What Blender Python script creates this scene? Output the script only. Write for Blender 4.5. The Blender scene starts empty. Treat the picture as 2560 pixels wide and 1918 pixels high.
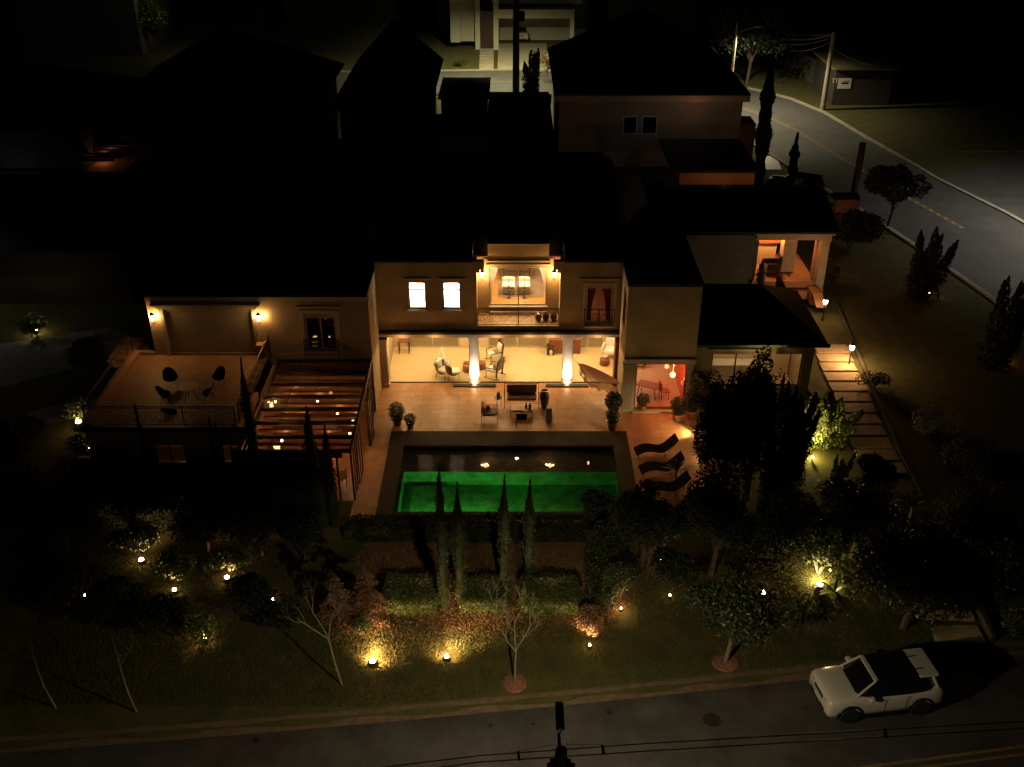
import bpy, math, random
import numpy as np
from mathutils import Vector, Matrix
C = bpy.context.scene.collection
scene = bpy.context.scene
R = math.radians
# ---------------- camera, world, fill light, exposure ----------------
PITCH = R(29.8); FOC = 2550.0; CAMH = 26.5
cd = bpy.data.cameras.new('camera'); cam = bpy.data.objects.new('camera', cd); C.objects.link(cam)
cam.location = (0, 0, CAMH); cam.rotation_euler = (R(90) - PITCH, 0, 0)
cd.sensor_width = 36; cd.lens = 36 * FOC / 2560; cd.clip_end = 2000; cd.clip_start = .5
scene.camera = cam
w = bpy.data.worlds.new('World'); scene.world = w; w.use_nodes = True
sky = w.node_tree.nodes.new('ShaderNodeTexSky'); sky.sky_type = 'NISHITA'; sky.sun_disc = False
sky.sun_elevation = R(-4); sky.sun_rotation = R(200)
bg = w.node_tree.nodes['Background']; bg.inputs[1].default_value = .06
w.node_tree.links.new(sky.outputs[0], bg.inputs[0])
sd = bpy.data.lights.new('front_fill', 'SUN'); sd.energy = .008; sd.angle = R(.5); sd.color = (1, .95, .88)  # added weak fill from the camera side for the facing walls
so = bpy.data.objects.new('front_fill', sd); C.objects.link(so); so.rotation_euler = (R(72), 0, R(12))
vs = scene.view_settings; vs.view_transform = 'Standard'; vs.look = 'None'; vs.exposure = 0; vs.gamma = 1
vs.use_curve_mapping = False
cy = scene.cycles; cy.max_bounces = 6; cy.transparent_max_bounces = 24; cy.sample_clamp_indirect = 3
cy.caustics_reflective = False; cy.caustics_refractive = False

sp, cp = math.sin(PITCH), math.cos(PITCH)
def P(u, v, z=0.0):
    "point of the place at height z seen at photo pixel u, v"
    a = (u - 1280) / FOC; b = (v - 959) / FOC
    d = (a, cp - b * sp, -(sp + b * cp)); t = (z - CAMH) / d[2]
    return Vector((d[0] * t, d[1] * t, z))
def Q(u, v, Y):
    a = (u - 1280) / FOC; b = (v - 959) / FOC
    d = (a, cp - b * sp, -(sp + b * cp)); t = Y / d[1]
    return Vector((d[0] * t, Y, CAMH + d[2] * t))

# ---------------- materials ----------------
MATS = {}
def mat(name, col, rough=.7, metal=0, noise=0, nscale=8, bump=0, bscale=40, spec=.5, col2=None, coat=0, stretch=None):
    if name in MATS: return MATS[name]
    m = bpy.data.materials.new(name); m.use_nodes = True; nt = m.node_tree
    b = nt.nodes['Principled BSDF']; b.inputs['Base Color'].default_value = (*col, 1)
    b.inputs['Roughness'].default_value = rough; b.inputs['Metallic'].default_value = metal
    b.inputs['Specular IOR Level'].default_value = spec; b.inputs['Coat Weight'].default_value = coat
    tc = nt.nodes.new('ShaderNodeTexCoord'); vec = tc.outputs['Object']
    if stretch:
        mp = nt.nodes.new('ShaderNodeMapping'); mp.inputs['Scale'].default_value = stretch
        nt.links.new(vec, mp.inputs[0]); vec = mp.outputs[0]
    if noise or col2:
        n = nt.nodes.new('ShaderNodeTexNoise'); n.inputs['Scale'].default_value = nscale; n.inputs['Detail'].default_value = 8
        n.inputs['Roughness'].default_value = .65
        nt.links.new(vec, n.inputs[0])
        r = nt.nodes.new('ShaderNodeValToRGB'); r.color_ramp.elements[0].position = .3; r.color_ramp.elements[1].position = .7
        c2 = col2 or tuple(min(1, c * (1 + noise)) for c in col)
        c1 = col if col2 else tuple(c * (1 - noise) for c in col)
        r.color_ramp.elements[0].color = (*c1, 1); r.color_ramp.elements[1].color = (*c2, 1)
        nt.links.new(n.outputs[0], r.inputs[0]); nt.links.new(r.outputs[0], b.inputs['Base Color'])
    if bump:
        n2 = nt.nodes.new('ShaderNodeTexNoise'); n2.inputs['Scale'].default_value = bscale; n2.inputs['Detail'].default_value = 6
        nt.links.new(vec, n2.inputs[0])
        bm = nt.nodes.new('ShaderNodeBump'); bm.inputs['Strength'].default_value = bump; bm.inputs['Distance'].default_value = .03
        nt.links.new(n2.outputs[0], bm.inputs['Height']); nt.links.new(bm.outputs[0], b.inputs['Normal'])
    MATS[name] = m; return m
def emis(name, col, s):
    if name in MATS: return MATS[name]
    m = bpy.data.materials.new(name); m.use_nodes = True; b = m.node_tree.nodes['Principled BSDF']
    b.inputs['Base Color'].default_value = (.8, .8, .8, 1)
    b.inputs['Emission Color'].default_value = (*col, 1); b.inputs['Emission Strength'].default_value = s
    MATS[name] = m; return m
def glassmat(name, tint=(.9, .92, .9), refl=1.0, rough=.02):
    if name in MATS: return MATS[name]
    m = bpy.data.materials.new(name); m.use_nodes = True; nt = m.node_tree
    nt.nodes.remove(nt.nodes['Principled BSDF']); out = nt.nodes['Material Output']
    t = nt.nodes.new('ShaderNodeBsdfTransparent'); t.inputs[0].default_value = (*tint, 1)
    g = nt.nodes.new('ShaderNodeBsdfGlossy'); g.inputs['Roughness'].default_value = rough
    f = nt.nodes.new('ShaderNodeFresnel'); f.inputs[0].default_value = 1.5
    mul = nt.nodes.new('ShaderNodeMath'); mul.operation = 'MULTIPLY'; mul.inputs[1].default_value = refl
    mx = nt.nodes.new('ShaderNodeMixShader')
    nt.links.new(f.outputs[0], mul.inputs[0]); nt.links.new(mul.outputs[0], mx.inputs[0])
    nt.links.new(t.outputs[0], mx.inputs[1]); nt.links.new(g.outputs[0], mx.inputs[2]); nt.links.new(mx.outputs[0], out.inputs[0])
    MATS[name] = m; return m
def tilemat(name, col, col2, mortar, bw, bh, rough=.5, msize=.012, bump=.3, off=.5, spec=.5, var=.72):
    "stone or brick tiles laid in object space"
    if name in MATS: return MATS[name]
    m = mat(name, col, rough, spec=spec); nt = m.node_tree; b = nt.nodes['Principled BSDF']
    tc = nt.nodes.new('ShaderNodeTexCoord'); br = nt.nodes.new('ShaderNodeTexBrick')
    br.inputs['Color1'].default_value = (*col, 1); br.inputs['Color2'].default_value = (*col2, 1); br.inputs['Mortar'].default_value = (*mortar, 1)
    br.inputs['Scale'].default_value = 1; br.inputs['Brick Width'].default_value = bw; br.inputs['Row Height'].default_value = bh
    br.inputs['Mortar Size'].default_value = msize; br.offset = off
    nt.links.new(tc.outputs['Object'], br.inputs[0])
    n = nt.nodes.new('ShaderNodeTexNoise'); n.inputs['Scale'].default_value = 1.7; n.inputs['Detail'].default_value = 9
    n.inputs['Roughness'].default_value = .7
    nt.links.new(tc.outputs['Object'], n.inputs[0])
    mr = nt.nodes.new('ShaderNodeMapRange'); mr.inputs[1].default_value = .3; mr.inputs[2].default_value = .7
    mr.inputs[3].default_value = var; mr.inputs[4].default_value = 1 + (1 - var) * .7
    nt.links.new(n.outputs[0], mr.inputs[0])
    mx = nt.nodes.new('ShaderNodeMix'); mx.data_type = 'RGBA'; mx.blend_type = 'MULTIPLY'; mx.inputs[0].default_value = 1
    nt.links.new(br.outputs[0], mx.inputs[6]); nt.links.new(mr.outputs[0], mx.inputs[7]); nt.links.new(mx.outputs[2], b.inputs['Base Color'])
    bm = nt.nodes.new('ShaderNodeBump'); bm.inputs['Strength'].default_value = bump; bm.inputs['Distance'].default_value = .01; bm.invert = True
    nt.links.new(br.outputs['Fac'], bm.inputs['Height']); nt.links.new(bm.outputs[0], b.inputs['Normal'])
    return m
STUCCO = mat('ochre stucco', (.37, .265, .15), .85, noise=.2, nscale=.9, bump=.25, bscale=60)
STUCCO_D = mat('dark grey stucco', (.12, .12, .125), .9, noise=.2, nscale=1.5, bump=.3)
STUCCO_G = mat('pale grey stucco', (.36, .34, .30), .9, noise=.15, nscale=.8, bump=.25, bscale=60)
TRIM = mat('cream trim', (.5, .42, .32), .7, noise=.08, nscale=4)
TERRA = mat('terracotta paint', (.36, .18, .1), .8, noise=.15, nscale=2)
ROOF = mat('dark roof tiles', (.035, .036, .042), .75, noise=.4, nscale=6, bump=.8, bscale=14, stretch=(1, 4, 4), spec=.15)
ROOF2 = mat('weathered roof tiles', (.03, .03, .032), .8, noise=.4, nscale=5, bump=.8, bscale=12, stretch=(1, 4, 4), spec=.05)
BLACK = mat('black iron', (.012, .012, .013), .45, metal=.3)
DARKM = mat('dark bronze aluminium', (.03, .026, .022), .4, metal=.5)
WOOD = mat('warm wood', (.38, .17, .06), .4, noise=.35, nscale=5, stretch=(1, 10, 1), coat=.2)
REDWOOD = mat('red brown wood', (.16, .05, .025), .4, noise=.3, nscale=6, stretch=(6, 1, 1))
DARKWOOD = mat('dark wood', (.035, .018, .011), .4, noise=.3, nscale=8)
WHITEF = mat('white fabric', (.78, .76, .7), .9, bump=.2, bscale=80)
BEIGEF = mat('beige fabric', (.45, .36, .25), .9, noise=.1, nscale=20)
BROWNF = mat('brown fabric', (.26, .16, .1), .9, noise=.2, nscale=12, bump=.2)
REDF = mat('rust red fabric', (.35, .09, .05), .9, noise=.3, nscale=14)
BLACKF = mat('black woven', (.006, .006, .007), .9, spec=.05, noise=.4, nscale=60, bump=.6, bscale=90)
WICKER = mat('grey wicker', (.16, .12, .08), .7, noise=.4, nscale=60, bump=.8, bscale=90)
CERAM = mat('dark glazed ceramic', (.03, .022, .016), .12, noise=.4, nscale=5, coat=.5)
CERAMG = mat('green ceramic', (.14, .15, .07), .35, noise=.3, nscale=6)
TERRAC = mat('terracotta pot', (.42, .16, .07), .7, noise=.2, nscale=8)
WHITEP = mat('white paint', (.7, .68, .62), .5)
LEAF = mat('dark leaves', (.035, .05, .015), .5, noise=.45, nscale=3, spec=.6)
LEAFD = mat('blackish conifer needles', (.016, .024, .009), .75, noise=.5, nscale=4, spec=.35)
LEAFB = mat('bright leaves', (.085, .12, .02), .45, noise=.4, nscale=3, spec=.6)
LEAFR = mat('bronze foliage', (.16, .085, .04), .6, noise=.4, nscale=4)
BARK = mat('grey bark', (.2, .17, .12), .9, noise=.4, nscale=12, bump=.8, bscale=30)
BARKD = mat('dark bark', (.05, .038, .027), .9, noise=.4, nscale=12, bump=.8, bscale=30)
GLASS = glassmat('clear glass', (.93, .93, .9), .8)
GLASSR = glassmat('rooflight glass', (.62, .6, .56), 1.0, .03)
GLASSD = glassmat('dark window glass', (.25, .25, .25), 1.2)
CONC = mat('concrete', (.32, .29, .24), .9, noise=.3, nscale=3, bump=.4, bscale=30)
CONCP = mat('pole concrete', (.3, .27, .2), .9, noise=.25, nscale=3, bump=.3)
ASPH = mat('asphalt', (.05, .047, .045), .85, noise=.5, nscale=.7, bump=.5, bscale=120)
YELL = mat('yellow road paint', (.2, .13, .035), .8, noise=.45, nscale=8)
BULB = emis('lantern glow', (1, .62, .26), 28)
BULBW = emis('garden lamp glow', (1, .66, .34), 40)

# ---------------- mesh helpers ----------------
class MB:
    def __init__(s): s.v = []; s.f = []
    def add(s, vs, fs):
        n = len(s.v); s.v += [tuple(p) for p in vs]; s.f += [tuple(i + n for i in f) for f in fs]; return s
    def box(s, x0, x1, y0, y1, z0, z1):
        return s.add([(x0, y0, z0), (x1, y0, z0), (x1, y1, z0), (x0, y1, z0), (x0, y0, z1), (x1, y0, z1), (x1, y1, z1), (x0, y1, z1)],
                     [(0, 3, 2, 1), (4, 5, 6, 7), (0, 1, 5, 4), (1, 2, 6, 5), (2, 3, 7, 6), (3, 0, 4, 7)])
    def bbox(s, x0, x1, y0, y1, z0, z1, b=.02):
        "box with chamfered vertical and top edges"
        b = min(b, (x1 - x0) / 3, (y1 - y0) / 3, (z1 - z0) / 3)
        def ring(i, z):
            return [(x0 + i, y0 + i + b, z), (x0 + i + b, y0 + i, z), (x1 - i - b, y0 + i, z), (x1 - i, y0 + i + b, z),
                    (x1 - i, y1 - i - b, z), (x1 - i - b, y1 - i, z), (x0 + i + b, y1 - i, z), (x0 + i, y1 - i - b, z)]
        return s.loft([ring(b * .7, z0), ring(0, z0 + b), ring(0, z1 - b), ring(b * .7, z1)], True)
    def obox(s, c, ax, sx, sy, sz):
        "box centred at c, turned about z by ax"
        ca, sa = math.cos(ax), math.sin(ax); vs = []
        for dz in (-sz / 2, sz / 2):
            for dx, dy in ((-sx / 2, -sy / 2), (sx / 2, -sy / 2), (sx / 2, sy / 2), (-sx / 2, sy / 2)):
                vs.append((c[0] + dx * ca - dy * sa, c[1] + dx * sa + dy * ca, c[2] + dz))
        return s.add(vs, [(0, 3, 2, 1), (4, 5, 6, 7), (0, 1, 5, 4), (1, 2, 6, 5), (2, 3, 7, 6), (3, 0, 4, 7)])
    def loft(s, rings, cap=False):
        n = len(rings[0]); vs = [p for r in rings for p in r]; fs = []
        for i in range(len(rings) - 1):
            for j in range(n):
                k = (j + 1) % n; fs.append((i * n + j, i * n + k, (i + 1) * n + k, (i + 1) * n + j))
        if cap: fs.append(tuple(range(n - 1, -1, -1))); fs.append(tuple((len(rings) - 1) * n + j for j in range(n)))
        return s.add(vs, fs)
    def tube(s, pts, r, n=6, r2=None):
        pts = [Vector(p) for p in pts]; rings = []; up = Vector((.13, .31, .94)).normalized()
        m = len(pts)
        for i, p in enumerate(pts):
            d = (pts[min(i + 1, m - 1)] - pts[max(i - 1, 0)])
            if d.length < 1e-6: d = Vector((0, 0, 1))
            d.normalize(); a = d.cross(up)
            if a.length < .05: a = d.cross(Vector((1, 0, 0)))
            a.normalize(); b = d.cross(a)
            rr = (r[i] if isinstance(r, (list, tuple)) else (r + (r2 - r) * i / (m - 1) if r2 is not None else r))
            rings.append([tuple(p + a * (math.cos(t * 2 * math.pi / n) * rr) + b * (math.sin(t * 2 * math.pi / n) * rr)) for t in range(n)])
        return s.loft(rings, True)
    def lathe(s, prof, c=(0, 0, 0), n=16):
        rings = [[(c[0] + r * math.cos(2 * math.pi * k / n), c[1] + r * math.sin(2 * math.pi * k / n), c[2] + z) for k in range(n)] for r, z in prof]
        return s.loft(rings, True)
    def quad(s, *p): return s.add(p, [tuple(range(len(p)))])
    def build(s, name, m, parent=None, world=True, smooth=False):
        me = bpy.data.meshes.new(name); vs = s.v
        if parent is not None and world:
            off = wloc(parent); vs = [(a - off[0], b - off[1], c - off[2]) for a, b, c in vs]
        me.from_pydata(vs, [], s.f); me.materials.append(m)
        if smooth: me.polygons.foreach_set('use_smooth', [True] * len(me.polygons))
        o = bpy.data.objects.new(name, me); C.objects.link(o)
        if parent is not None: o.parent = parent
        return o
def wloc(o):
    v = Vector((0, 0, 0))
    while o is not None: v += o.location; o = o.parent
    return v
def tag(o, label=None, cat=None, group=None, kind=None):
    if label: o['label'] = label
    if cat: o['category'] = cat
    if group: o['group'] = group
    if kind: o['kind'] = kind
    return o
def thing(name, label, cat, loc=(0, 0, 0), rz=0, group=None):
    o = bpy.data.objects.new(name, None); C.objects.link(o); o.location = loc; o.rotation_euler = (0, 0, rz)
    o.empty_display_size = .2
    return tag(o, label, cat, group)
def copytree(o, parent=None):
    c = o.copy(); C.objects.link(c); c.parent = parent
    for ch in list(o.children): copytree(ch, c)
    return c
def light(loc, power, col=(1, .6, .28), r=.05, parent=None, name='lamp_light'):
    d = bpy.data.lights.new(name, 'POINT'); d.energy = power; d.color = col; d.shadow_soft_size = r
    o = bpy.data.objects.new(name, d); C.objects.link(o); o.location = loc
    if parent is not None: o.parent = parent; o.location = Vector(loc) - wloc(parent)
    return o
def spot(loc, target, power, angle=70, col=(1, .62, .3), r=.04, parent=None, blend=.6):
    d = bpy.data.lights.new('spot_light', 'SPOT'); d.energy = power; d.color = col; d.shadow_soft_size = r
    d.spot_size = R(angle); d.spot_blend = blend
    o = bpy.data.objects.new('spot_light', d); C.objects.link(o); o.location = loc
    o.rotation_euler = (Vector(target) - Vector(loc)).to_track_quat('-Z', 'Y').to_euler()
    if parent is not None: o.parent = parent; o.location = Vector(loc) - wloc(parent)
    return o
def wall(mb, x0, x1, z0, z1, y, t, holes=(), axis='x'):
    "wall sheet with thickness t (towards +), rectangular holes (a0,a1,z0,z1) with reveals; axis y: runs along y at x"
    xs = sorted({x0, x1, *[h[0] for h in holes], *[h[1] for h in holes]}); zs = sorted({z0, z1, *[h[2] for h in holes], *[h[3] for h in holes]})
    xs = [x for x in xs if x0 <= x <= x1]; zs = [z for z in zs if z0 <= z <= z1]
    def p(a, d, z): return (a, y + d, z) if axis == 'x' else (y + d, a, z)
    def solid(a, z): return x0 < a < x1 and z0 < z < z1 and not any(h[0] < a < h[1] and h[2] < z < h[3] for h in holes)
    for i in range(len(xs) - 1):
        for j in range(len(zs) - 1):
            a0, a1, b0, b1 = xs[i], xs[i + 1], zs[j], zs[j + 1]; am, bm = (a0 + a1) / 2, (b0 + b1) / 2
            if not solid(am, bm): continue
            mb.quad(p(a0, 0, b0), p(a1, 0, b0), p(a1, 0, b1), p(a0, 0, b1)); mb.quad(p(a0, t, b1), p(a1, t, b1), p(a1, t, b0), p(a0, t, b0))
            e = 1e-3
            if not solid(a0 - e, bm): mb.quad(p(a0, 0, b0), p(a0, 0, b1), p(a0, t, b1), p(a0, t, b0))
            if not solid(a1 + e, bm): mb.quad(p(a1, 0, b0), p(a1, t, b0), p(a1, t, b1), p(a1, 0, b1))
            if not solid(am, b0 - e): mb.quad(p(a0, 0, b0), p(a0, t, b0), p(a1, t, b0), p(a1, 0, b0))
            if not solid(am, b1 + e): mb.quad(p(a0, 0, b1), p(a1, 0, b1), p(a1, t, b1), p(a0, t, b1))
    return mb
def hiproof(mb, x0, x1, y0, y1, z, h, ov=.4, gable=False, th=.14):
    x0 -= ov; x1 += ov; y0 -= ov; y1 += ov
    if (x1 - x0) >= (y1 - y0):
        d = (y1 - y0) / 2; r0, r1 = (x0 + d, (y0 + y1) / 2), (x1 - d, (y0 + y1) / 2)
        fs = [(0, 1, 5, 4), (1, 2, 5), (2, 3, 4, 5), (3, 0, 4)]
    else:
        d = (x1 - x0) / 2; r0, r1 = ((x0 + x1) / 2, y0 + d), ((x0 + x1) / 2, y1 - d)
        fs = [(0, 1, 4), (1, 2, 5, 4), (2, 3, 5), (3, 0, 4, 5)]
    vs = [(x0, y0, z + th), (x1, y0, z + th), (x1, y1, z + th), (x0, y1, z + th), (*r0, z + th + h), (*r1, z + th + h)]
    mb.add(vs, fs); vb = [(x0, y0, z), (x1, y0, z), (x1, y1, z), (x0, y1, z)]
    mb.add(vb + vs[:4], [(0, 3, 2, 1), (0, 1, 5, 4), (1, 2, 6, 5), (2, 3, 7, 6), (3, 0, 4, 7)])
    return mb
def gh(x, y):
    "ground height"
    if y >= 35: return -.03
    if y >= 34: return -.03 - .37 * (35 - y)
    yk = kerb_y(x)
    if y >= yk: return -.4 - .75 * (34 - y) / (34 - yk) + .035 * math.sin(x * .9 + y * 1.3) * min(1, (y - yk) * .8)
    if y >= yk - .9: return -1.15 - .2 * min(1, (yk - y) / .3)
    return -1.35
def kerb_y(x): return 25.9 + .124 * x + .00095 * x * x
def G(u, v, zg=-.8):
    "ground point seen at u, v (iterates on the ground height)"
    z = zg
    for _ in range(6): p = P(u, v, z); z = gh(p.x, p.y)
    return Vector((p.x, p.y, z))
def rng_(s): return np.random.default_rng(s)
def leafmesh(name, pts, size, m, parent, seed=0, aspect=.45, up=0.0, core=None, dirs=None):
    "one mesh of many small leaf quads (pts in world space)"
    r = rng_(seed); n = len(pts); pts = np.asarray(pts, float)
    d = r.normal(size=(n, 3)) if dirs is None else np.asarray(dirs, float) + r.normal(size=(n, 3)) * .35
    d[:, 2] += up; d /= np.linalg.norm(d, axis=1)[:, None] + 1e-9
    a = np.cross(d, r.normal(size=(n, 3))); a /= np.linalg.norm(a, axis=1)[:, None] + 1e-9
    L = size * r.uniform(.6, 1.35, (n, 1)); W = L * aspect
    q = np.stack([pts - d * L * .5, pts + a * W * .5, pts + d * L * .5, pts - a * W * .5], 1).reshape(-1, 3)
    faces = np.arange(n * 4).reshape(n, 4)
    vs = q; extra = []
    if core is not None:
        vs = np.vstack([q, np.asarray(core.v)]); extra = [[i + n * 4 for i in f] for f in core.f]
    if parent is not None: vs = vs - np.array(wloc(parent))
    me = bpy.data.meshes.new(name)
    nf = n + len(extra); loops = np.concatenate([faces.ravel(), np.array([i for f in extra for i in f], int)]) if extra else faces.ravel()
    tot = np.concatenate([np.full(n, 4), np.array([len(f) for f in extra], int)]) if extra else np.full(n, 4)
    me.vertices.add(len(vs)); me.vertices.foreach_set('co', vs.ravel().astype(np.float32))
    me.loops.add(len(loops)); me.loops.foreach_set('vertex_index', loops.astype(np.int32))
    me.polygons.add(nf); st = np.concatenate([[0], np.cumsum(tot)[:-1]])
    me.polygons.foreach_set('loop_start', st.astype(np.int32)); me.polygons.foreach_set('loop_total', tot.astype(np.int32))
    me.update(calc_edges=True); me.materials.append(m)
    o = bpy.data.objects.new(name, me); C.objects.link(o)
    if parent is not None: o.parent = parent
    return o
# ---------------- setting: ground, roads, water ----------------
PX0, PX1, PY0, PY1 = -5.12, 4.78, 35.2, 40.35   # pool water
def grid(xs, ys, zf, skip=None):
    mb = MB(); nx = len(xs); mb.v = [(x, y, zf(x, y)) for y in ys for x in xs]
    for j in range(len(ys) - 1):
        for i in range(nx - 1):
            if skip and skip((xs[i] + xs[i + 1]) / 2, (ys[j] + ys[j + 1]) / 2): continue
            mb.f.append((j * nx + i, j * nx + i + 1, (j + 1) * nx + i + 1, (j + 1) * nx + i))
    return mb
xs = sorted({-160, -110, -70, -50, -35, *[x * .5 for x in range(-56, 68)], 45, 60, 90, 130, 180, PX0, PX1})
ys = sorted({-25, -5, 8, 16, *[18 + .5 * k for k in range(36)], PY0, PY1, 37, 38.6, 39.5, 42, 46, 52, 60, 70, 85, 105, 130, 170, 240, 400})
GR = mat('night grass', (.035, .045, .008), .95, noise=0, col2=(.1, .085, .018), nscale=1.3, bump=1.0, bscale=35)
g0 = grid(xs, ys, gh, lambda x, y: PX0 < x < PX1 and PY0 < y < PY1).build('ground', GR, smooth=True); tag(g0, kind='structure')
bx = [-6.6 + .25 * k for k in range(47)]; by = [28.9 + .25 * k for k in range(20)]
bed_m = mat('needle mulch', (.085, .045, .018), .95, noise=0, col2=(.2, .11, .045), nscale=9, bump=1.0, bscale=50)
tag(grid(bx, by, lambda x, y: gh(x, y) + .014 + (-.08 if (y < 29.3 + .35 * math.sin(x * 1.1) + .25 * math.sin(x * 2.7)) or x < -6.2 or x > 4.1 + .45 * math.sin(y * 1.9) else 0)).build('planting_bed', bed_m, smooth=True), kind='structure')
# front road, kerb, centre lines
nx = [-60 + 2 * k for k in range(76)]
def strip(name, m, f0, f1, z0, z1=None, xs_=nx, th=0):
    mb = MB()
    for a, b in zip(xs_[:-1], xs_[1:]):
        mb.quad((a, f0(a), z0), (b, f0(b), z0), (b, f1(b), z1 if z1 is not None else z0), (a, f1(a), z1 if z1 is not None else z0))
        if th:
            mb.quad((a, f0(a), z0 - th), (b, f0(b), z0 - th), (b, f0(b), z0), (a, f0(a), z0))
    return mb.build(name, m)
tag(strip('road', ASPH, lambda x: kerb_y(x) - 9.6, lambda x: kerb_y(x) - .1, -1.29), kind='structure')
GUT = mat('brown gutter concrete', (.15, .098, .06), .9, noise=.35, nscale=3, bump=.3)
tag(strip('gutter', GUT, lambda x: kerb_y(x) - .5, lambda x: kerb_y(x) - .09, -1.285), kind='structure')
tag(strip('kerb', mat('weathered kerb', (.13, .09, .06), .9, noise=.35, nscale=4), lambda x: kerb_y(x) - .09, lambda x: kerb_y(x) + .05, -1.14, th=.16), kind='structure')
for k, off in enumerate((-4.55, -4.85)):
    tag(strip('road_line', YELL, lambda x: kerb_y(x) + off, lambda x: kerb_y(x) + off + .11, -1.284), kind='structure')
for k, (u, v, rr_) in enumerate(((1226, 1815, .09), (1332, 1810, .08), (1523, 1783, .1), (2015, 1770, .12), (640, 1850, .12))):
    c = P(u, v, -1.29); mb = MB(); mb.lathe([(rr_, 0), (rr_ * .9, .006), (.01, .007)], (c.x, c.y, -1.288), 9); tag(mb.build('road_stain', mat('oil stain', (.015, .014, .013), .6)), kind='structure')
c = P(1780, 1800, -1.29); mb = MB(); mb.lathe([(.32, 0), (.31, .01), (.01, .012)], (c.x, c.y, -1.288), 24); tag(mb.build('manhole_cover', mat('cast iron', (.03, .028, .026), .6, metal=.4)), kind='structure')
tag(strip('far_kerb', CONC, lambda x: kerb_y(x) - 9.75, lambda x: kerb_y(x) - 9.6, -1.14, th=.16), kind='structure')
# back street that bends down the right side
far_px = [(700, 182), (980, 180), (1290, 176), (1600, 184), (1790, 204), (1881, 225), (1972, 248), (2058, 283), (2166, 347), (2268, 405), (2342, 450), (2513, 535), (2700, 640), (2900, 760)]
near_px = [(700, 238), (980, 236), (1290, 234), (1500, 238), (1640, 262), (1760, 300), (1850, 338), (1912, 374), (2010, 438), (2086, 484), (2154, 524), (2290, 612), (2470, 735), (2640, 860)]
fa = [P(*p) for p in far_px]; ne = [P(*p) for p in near_px]
def lerp_strip(t0, t1, z, name, m, kind='structure', rng=None, th=0, dash=None):
    mb = MB()
    n = len(fa)
    for i in range(n - 1):
        if rng and not (rng[0] <= i < rng[1]): continue
        K = dash or 1
        for k in range(K):
            if dash and k % 2: continue
            s0, s1 = k / K, (k + 1) / K
            A0 = fa[i].lerp(fa[i + 1], s0); A1 = fa[i].lerp(fa[i + 1], s1); B0 = ne[i].lerp(ne[i + 1], s0); B1 = ne[i].lerp(ne[i + 1], s1)
            q = [A0.lerp(B0, t0), A1.lerp(B1, t0), A1.lerp(B1, t1), A0.lerp(B0, t1)]
            mb.quad(*[(p.x, p.y, z) for p in q])
            if th: mb.quad((q[3].x, q[3].y, z), (q[2].x, q[2].y, z), (q[2].x, q[2].y, z - th), (q[3].x, q[3].y, z - th)); mb.quad((q[0].x, q[0].y, z), (q[1].x, q[1].y, z), (q[1].x, q[1].y, z - th), (q[0].x, q[0].y, z - th))
    return tag(mb.build(name, m), kind=kind)
ASPH2 = mat('bluish asphalt', (.07, .07, .072), .8, noise=.25, nscale=.5, bump=.4, bscale=90)
lerp_strip(0, 1, -.012, 'back_road', ASPH2)
lerp_strip(-.035, 0, .1, 'back_kerb', CONC, th=.15)
lerp_strip(1, 1.035, .1, 'back_kerb', CONC, th=.15)
lerp_strip(.47, .482, -.006, 'back_road_line', YELL, rng=(1, 11))
lerp_strip(.497, .51, -.006, 'back_road_line', YELL, rng=(1, 11))
lerp_strip(.475, .505, .01, 'road_studs', mat('worn stud paint', (.26, .22, .12), .8, noise=.4, nscale=3), rng=(8, 11), dash=17)
# side street apron right
mb = MB(); mb.quad(*[tuple(P(u, v, -.008)) for u, v in ((2342, 452), (2520, 545), (2900, 560), (2900, 360), (2520, 385))])
tag(mb.build('side_road', ASPH2), kind='structure')
# left driveway, barely lit
mb = MB(); mb.quad(*[tuple(P(u, v, -.01)) for u, v in ((-80, 872), (120, 842), (300, 815), (330, 850), (240, 905), (40, 960), (-80, 985))])
tag(mb.build('driveway', mat('pale paving', (.2, .19, .17), .9, noise=.2, nscale=2)), kind='structure')
mb = MB(); mb.quad(*[tuple(P(u, v, -.01)) for u, v in ((60, 1035), (200, 995), (255, 1000), (240, 1030), (120, 1062))])
tag(mb.build('garden_path', MATS['pale paving']), kind='structure')

# patio (slabs around the pool) and left gallery
TILE = tilemat('warm travertine slabs', (.5, .245, .1), (.42, .2, .08), (.26, .13, .05), .9, .45, .42, .012, .35, spec=.35)
pt = MB()
for q in ((-6.9, 9.4, 41.62, 46.42), (-6.9, -5.82, 34.2, 41.62), (5.52, 9.4, 35.2, 41.62)):
    pt.box(q[0], q[1], q[2], q[3], -.3, 0)
tag(pt.build('patio', TILE), kind='structure')
t = thing('swimming_pool', 'rectangular pool with green underwater light and dark stone coping behind the tall hedge', 'swimming pool', (0, 38, 0))
COP = tilemat('brown coping stone', (.055, .036, .022), (.045, .03, .018), (.025, .018, .012), .6, .6, .85, .01, .3, spec=.15)
cp_ = MB()
cp_.box(-5.82, 5.52, PY1, 41.62, -.25, .02); cp_.box(-5.82, PX0, PY0, PY1, -.25, .02); cp_.box(PX1, 5.52, PY0, PY1, -.25, .02); cp_.box(-5.82, 5.52, 34.95, PY0, -.25, .02)
cp_.build('coping', COP, t)
POOLT = tilemat('pool mosaic', (.42, .55, .42), (.33, .46, .34), (.28, .36, .28), .16, .16, .35, .006, .15, 0, .5, .4)  # strong tile mottling paints rippling caustic light into the colour
ba = MB(); D = -1.62
ba.quad((PX0, PY0, D), (PX1, PY0, D), (PX1, 38.5, D), (PX0, 38.5, D))
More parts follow.
